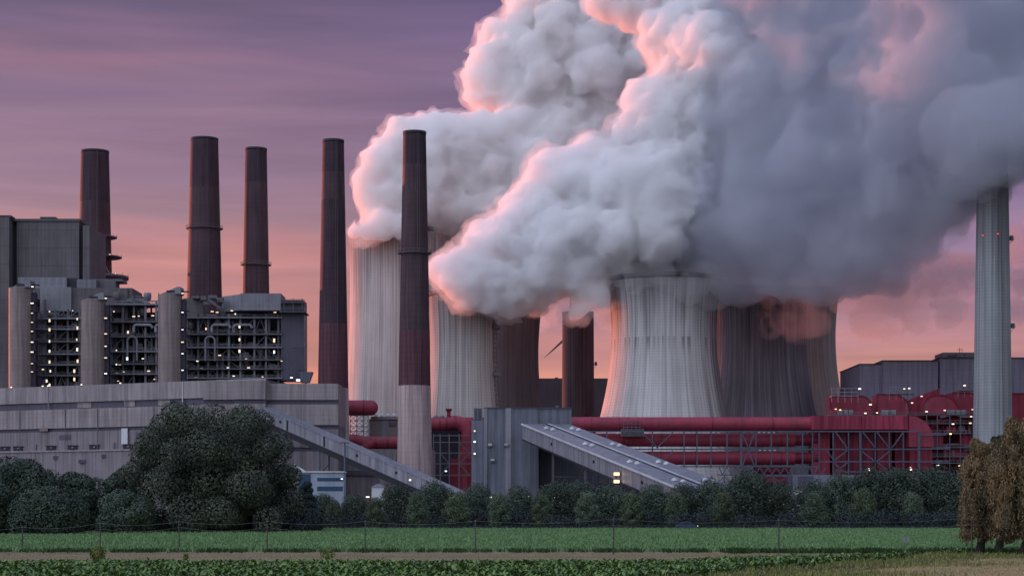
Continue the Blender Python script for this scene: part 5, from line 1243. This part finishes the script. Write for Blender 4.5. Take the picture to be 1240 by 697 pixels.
# ---------------------------------------------------------------- steam
import openvdb
def lattice(seed):
    return np.random.RandomState(seed).rand(64, 64, 64).astype(np.float32)
_LAT = lattice(7)
def vnoise(px, py, pz):
    ix = np.floor(px).astype(np.int32); iy = np.floor(py).astype(np.int32); iz = np.floor(pz).astype(np.int32)
    fx = px-ix; fy = py-iy; fz = pz-iz
    fx = fx*fx*(3-2*fx); fy = fy*fy*(3-2*fy); fz = fz*fz*(3-2*fz)
    r = 0
    for a in (0, 1):
        wa = fx if a else 1-fx
        for b in (0, 1):
            wb = wa*(fy if b else 1-fy)
            for c in (0, 1):
                r = r + wb*(fz if c else 1-fz)*_LAT[(ix+a) & 63, (iy+b) & 63, (iz+c) & 63]
    return r*2-1
def steam_mesh(name, blobs, h=2.0, amp=1.0, seed=1, fringe=0.0, smooth=False):
    """blobs: (px, py, D, radius in photo px, bumpiness 0..1). Big puffs, smaller puffs budding on them, smaller ones on those."""
    rnd = random.Random(seed)
    sph = []
    for px, py, D, r, bump in blobs:
        c = P(px, py, D); rr = r/F*D
        sph.append((c, rr, 0.30))
        n1 = int(26*bump+3)
        for i in range(n1):
            d = Vector((rnd.gauss(0,1), rnd.gauss(0,1)-0.35, rnd.gauss(0,1))).normalized()
            r1 = rr*rnd.uniform(.24,.42); c1 = c+d*(rr*rnd.uniform(.80,.95))
            sph.append((c1, r1, 0.12 if bump > .5 else .3))
            if bump > .3:
                for j in range(int(13*bump)):
                    d2 = (Vector((rnd.gauss(0,1), rnd.gauss(0,1), rnd.gauss(0,1))).normalized()+d*.6).normalized()
                    r2 = r1*rnd.uniform(.26,.46)
                    sph.append((c1+d2*(r1*rnd.uniform(.82,1.0)), r2, 0.10))
    lo = np.min([np.array(c)-r for c, r, k in sph], axis=0)-12
    hi_ = np.max([np.array(c)+r for c, r, k in sph], axis=0)+12
    n = np.ceil((hi_-lo)/h).astype(int)
    f = np.full(n, 6.0, dtype=np.float32)
    ax = [lo[i]+h*np.arange(n[i], dtype=np.float32) for i in range(3)]
    for c, r, kf in sorted(sph, key=lambda s: -s[1]):
        if r < h*.9: continue
        k = max(r*kf, .8); m = r+k+6
        i0 = [max(0, int((c[i]-m-lo[i])/h)) for i in range(3)]
        i1 = [min(n[i], int((c[i]+m-lo[i])/h)+2) for i in range(3)]
        sl_ = tuple(slice(a, b) for a, b in zip(i0, i1))
        gx = ax[0][sl_[0]][:, None, None]-c[0]; gy = ax[1][sl_[1]][None, :, None]-c[1]; gz = ax[2][sl_[2]][None, None, :]-c[2]
        d = np.sqrt(gx*gx+gy*gy+gz*gz)-r
        g = f[sl_]
        hh = np.clip(.5+.5*(g-d)/k, 0, 1)
        f[sl_] = g*(1-hh)+d*hh-k*hh*(1-hh)
    band = np.abs(f) < 5.9
    ii = np.nonzero(band)
    xx = ax[0][ii[0]]; yy = ax[1][ii[1]]; zz = ax[2][ii[2]]
    nz = np.zeros_like(xx)
    for s, a in (((70, 9.0), (30, 5.5), (13, 2.8), (6, 1.3)) if smooth else ((26, 3.0), (12, 2.6), (6, 2.1), (3.1, 1.3))):
        v = vnoise(xx/s+seed*3.3, yy/s+5.1, zz/s+9.7)
        nz += a*(.9-2*np.abs(v))          # billowed: rounded bumps with sharp creases
    f[ii] -= nz*amp*.55
    def poly(fld, nm):
        g = openvdb.FloatGrid(6.0); g.copyFromArray(np.clip(fld, -6, 6))
        pts, quads = g.convertToQuads(isovalue=0.0)
        me = bpy.data.meshes.new(nm); me.from_pydata((pts*h+lo).tolist(), [], np.array(quads).tolist())
        me.validate(); me.update(); me.shade_smooth(); return me
    core = poly(f, name)
    if not fringe: return core, None
    # a thin veil of torn steam round the dense core
    nz = 0
    for s, a in ((15, 2.2), (6.5, 2.2), (3.3, 1.4)):
        nz = nz+a*vnoise(xx/s+seed*7.7+20, yy/s+3.1, zz/s+1.7)
    f2 = f.copy(); f2[ii] -= fringe+nz*1.25
    return core, poly(f2, 'steam_fringe')
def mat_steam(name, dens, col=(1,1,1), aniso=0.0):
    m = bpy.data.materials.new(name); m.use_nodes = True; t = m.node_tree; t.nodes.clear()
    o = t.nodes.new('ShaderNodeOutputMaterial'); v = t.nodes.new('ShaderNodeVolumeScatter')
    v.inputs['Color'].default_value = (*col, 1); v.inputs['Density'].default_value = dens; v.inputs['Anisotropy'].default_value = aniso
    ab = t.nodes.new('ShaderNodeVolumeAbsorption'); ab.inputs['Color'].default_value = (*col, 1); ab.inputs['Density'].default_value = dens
    ad = t.nodes.new('ShaderNodeAddShader'); t.links.new(v.outputs[0], ad.inputs[0]); t.links.new(ab.outputs[0], ad.inputs[1])
    t.links.new(ad.outputs[0], o.inputs['Volume'])
    m.cycles.homogeneous_volume = True
    return m
def steam(name, label, blobs, dens, col=(1,1,1), aniso=.1, **kw):
    me, fr = steam_mesh(name, blobs, **kw)
    o = bpy.data.objects.new(name, me); C.objects.link(o)
    me.materials.append(mat_steam('steam', dens, col, aniso))
    o['kind'] = 'stuff'; o['label'] = label; o['category'] = 'steam'
    if fr:
        fo = bpy.data.objects.new('steam_fringe', fr); C.objects.link(fo); fo.parent = o; fr.materials.append(mat_steam('steam_fringe', dens*.16, col, aniso))
    return o
BL_A = [ # leftmost tower, farther away
 (432,282,1116,7,1),(446,279,1112,10,1),(464,275,1112,15,1),(486,277,1112,14,1),(462,262,1125,16,1),(508,276,1150,16,1),(462,240,1130,22,1),(450,218,1130,16,1),(470,200,1130,24,1),(498,182,1130,32,1),(500,235,1135,40,1),(478,258,1130,20,1),
 (526,276,1140,20,1),(523,262,1140,20,1),(545,200,1135,46,1),(585,195,1140,42,1),(625,185,1140,44,1),(600,240,1140,50,.8),(560,250,1140,40,.7),(660,200,1140,56,.8),(560,172,1135,24,1),
 (640,120,1150,34,1),(598,82,1150,28,1),(592,100,1150,26,1),(625,60,1150,36,1),(660,90,1150,52,1),(645,30,1150,32,1),(672,5,1150,44,1),(620,122,1150,20,1),(700,50,1150,64,1),(740,110,1150,66,.8),
 (740,20,1160,70,1),(690,160,1150,58,.8),(720,-40,1160,80,1),(790,80,1170,90,.6),(800,180,1170,80,.5),(740,250,1170,60,.4)]
BL_B = [ # second row of towers, nearer: bright sunlit billows
 (540,328,988,15,1),(552,343,984,17,1),(567,354,984,16,1),(575,327,988,30,1),(590,351,986,22,1),(585,290,1000,16,1),(614,350,990,24,1),(612,300,1000,36,1),(636,340,1000,32,1),
 (640,262,1000,26,1),(622,274,1000,18,1),(660,290,1000,44,1),(655,240,1000,26,1),(690,300,1000,54,.9),(672,212,1000,24,1),(695,215,1000,34,1),(715,200,1000,28,1),(730,230,1000,46,1),(740,290,1000,54,.8),
 (660,325,985,20,1),(682,330,985,14,1),(700,335,985,18,1),(712,352,985,16,1),(702,370,985,11,1),(694,380,985,7,1),(722,360,985,11,1),(655,372,1000,5,1),(590,368,1000,7,1),
 (775,180,1000,34,1),(762,165,1000,20,1),(800,140,1000,38,1),(785,130,1000,20,1),(800,105,1000,14,1),(790,250,990,64,.6),(840,130,1000,52,1),(820,180,1000,50,.8),
 (822,50,1000,36,1),(802,60,1000,16,1),(806,30,1000,16,1),(835,80,1000,34,1),(870,75,985,46,1),(905,100,975,36,.9),(930,85,975,34,.8),(865,20,1000,46,.9),(890,110,980,24,1),
 (742,-10,1020,26,1),(765,-2,1015,26,1),(775,15,1020,14,1),(905,30,1000,56,.6)]
BL_C = [ # broad, smooth mass with shade put into its colour, drifting right and slightly towards us, over the top of the concrete chimney
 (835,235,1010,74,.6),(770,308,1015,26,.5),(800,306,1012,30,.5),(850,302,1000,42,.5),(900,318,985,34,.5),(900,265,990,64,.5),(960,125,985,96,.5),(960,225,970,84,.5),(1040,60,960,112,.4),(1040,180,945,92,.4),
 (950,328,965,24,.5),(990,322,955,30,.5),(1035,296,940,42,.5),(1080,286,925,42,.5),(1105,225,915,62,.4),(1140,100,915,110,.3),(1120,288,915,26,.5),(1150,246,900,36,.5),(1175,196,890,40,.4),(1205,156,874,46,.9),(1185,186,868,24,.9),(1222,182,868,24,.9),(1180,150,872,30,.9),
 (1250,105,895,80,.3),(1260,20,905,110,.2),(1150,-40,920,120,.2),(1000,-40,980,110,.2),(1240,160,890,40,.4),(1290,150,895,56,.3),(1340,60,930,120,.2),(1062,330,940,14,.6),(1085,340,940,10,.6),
 (860,120,1160,100,.1),(950,130,1150,110,.1),(1050,120,1130,120,.1),(1150,90,1110,120,.1),(900,240,1140,70,.1),(1000,230,1110,74,.1),(1100,200,1080,74,.1),(1180,150,1040,70,.1)]  # this row: unseen puffs added behind the mass to block the sun
BL_V = [(1170,160,858,34,.6),(1225,150,858,34,.6),(1196,200,862,22,.5),(1216,196,862,22,.5),(1176,204,866,20,.5),(1236,204,866,16,.5),(1158,210,872,16,.5),(1204,214,862,10,.5),(1190,222,862,7,.5)]
BL_W1 = [(925,356,1020,11,1),(948,350,1020,13,1),(972,362,1015,15,1),(952,382,1015,9,1),(932,392,1015,6,1),(984,384,1015,10,1),(968,398,1015,7,1),(905,345,1020,10,1),(1000,352,1015,12,1),(880,345,1020,8,1),(865,353,1000,9,1),(850,345,1000,8,1),(915,376,1020,5,1)]
BL_W2 = [(1018,352,1000,13,1),(1035,362,1000,9,1),(1050,355,990,14,1),(1072,362,980,17,1),(1052,388,985,11,1),(1075,395,985,8,1),(1096,360,970,18,1),(1120,345,965,18,1),(1142,358,960,13,1),(1160,330,955,18,1),(1145,380,960,6,1),(1150,372,960,9,1),(1105,385,970,8,1)]
BL_W3 = [(770,336,975,9,1),(800,334,972,8,1),(848,340,975,12,1),(862,350,980,12,1),(835,346,972,8,1),(745,345,1005,9,1),(735,368,1005,11,1),(650,385,1300,9,1),(662,378,1200,8,1),(738,385,1100,7,1),(1232,300,960,16,1),(1248,330,960,16,1),(1228,375,960,7,1)]
steam('steam_plume','pale billowing steam plume rising from the leftmost cooling tower',BL_A,0.32,col=(.998,.998,.999),h=1.5,seed=1,amp=1.0,fringe=2.2)
steam('steam_plume','bright rosy billows of steam rolling over the narrow cooling towers',BL_B,0.32,col=(.993,.993,.997),h=1.25,seed=2,amp=1.0,fringe=2.0)
steam('steam_plume','broad shaded grey steam mass drifting right to the concrete chimney',BL_C,0.06,col=(.815,.83,.885),h=2.2,seed=3,amp=1.5,fringe=3.0,smooth=True)  # darker, absorbing steam colour stands in for the shade on this mass
steam('steam_wisp','soft grey steam veiling the top of the pale concrete chimney',BL_V,0.026,col=(.815,.83,.885),h=1.8,seed=8,amp=2.6,smooth=True)  # same shade-darkened colour as the broad mass
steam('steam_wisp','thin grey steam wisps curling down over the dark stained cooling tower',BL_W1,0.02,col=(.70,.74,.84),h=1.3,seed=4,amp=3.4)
steam('steam_wisp','torn pink steam shreds under the big plume before the sunset sky',BL_W2,0.03,h=1.5,seed=5,amp=3.0)
steam('steam_wisp','small scattered steam puffs beside the rust brown stack and right chimney',BL_W3,0.03,h=1.4,seed=6,amp=2.4)
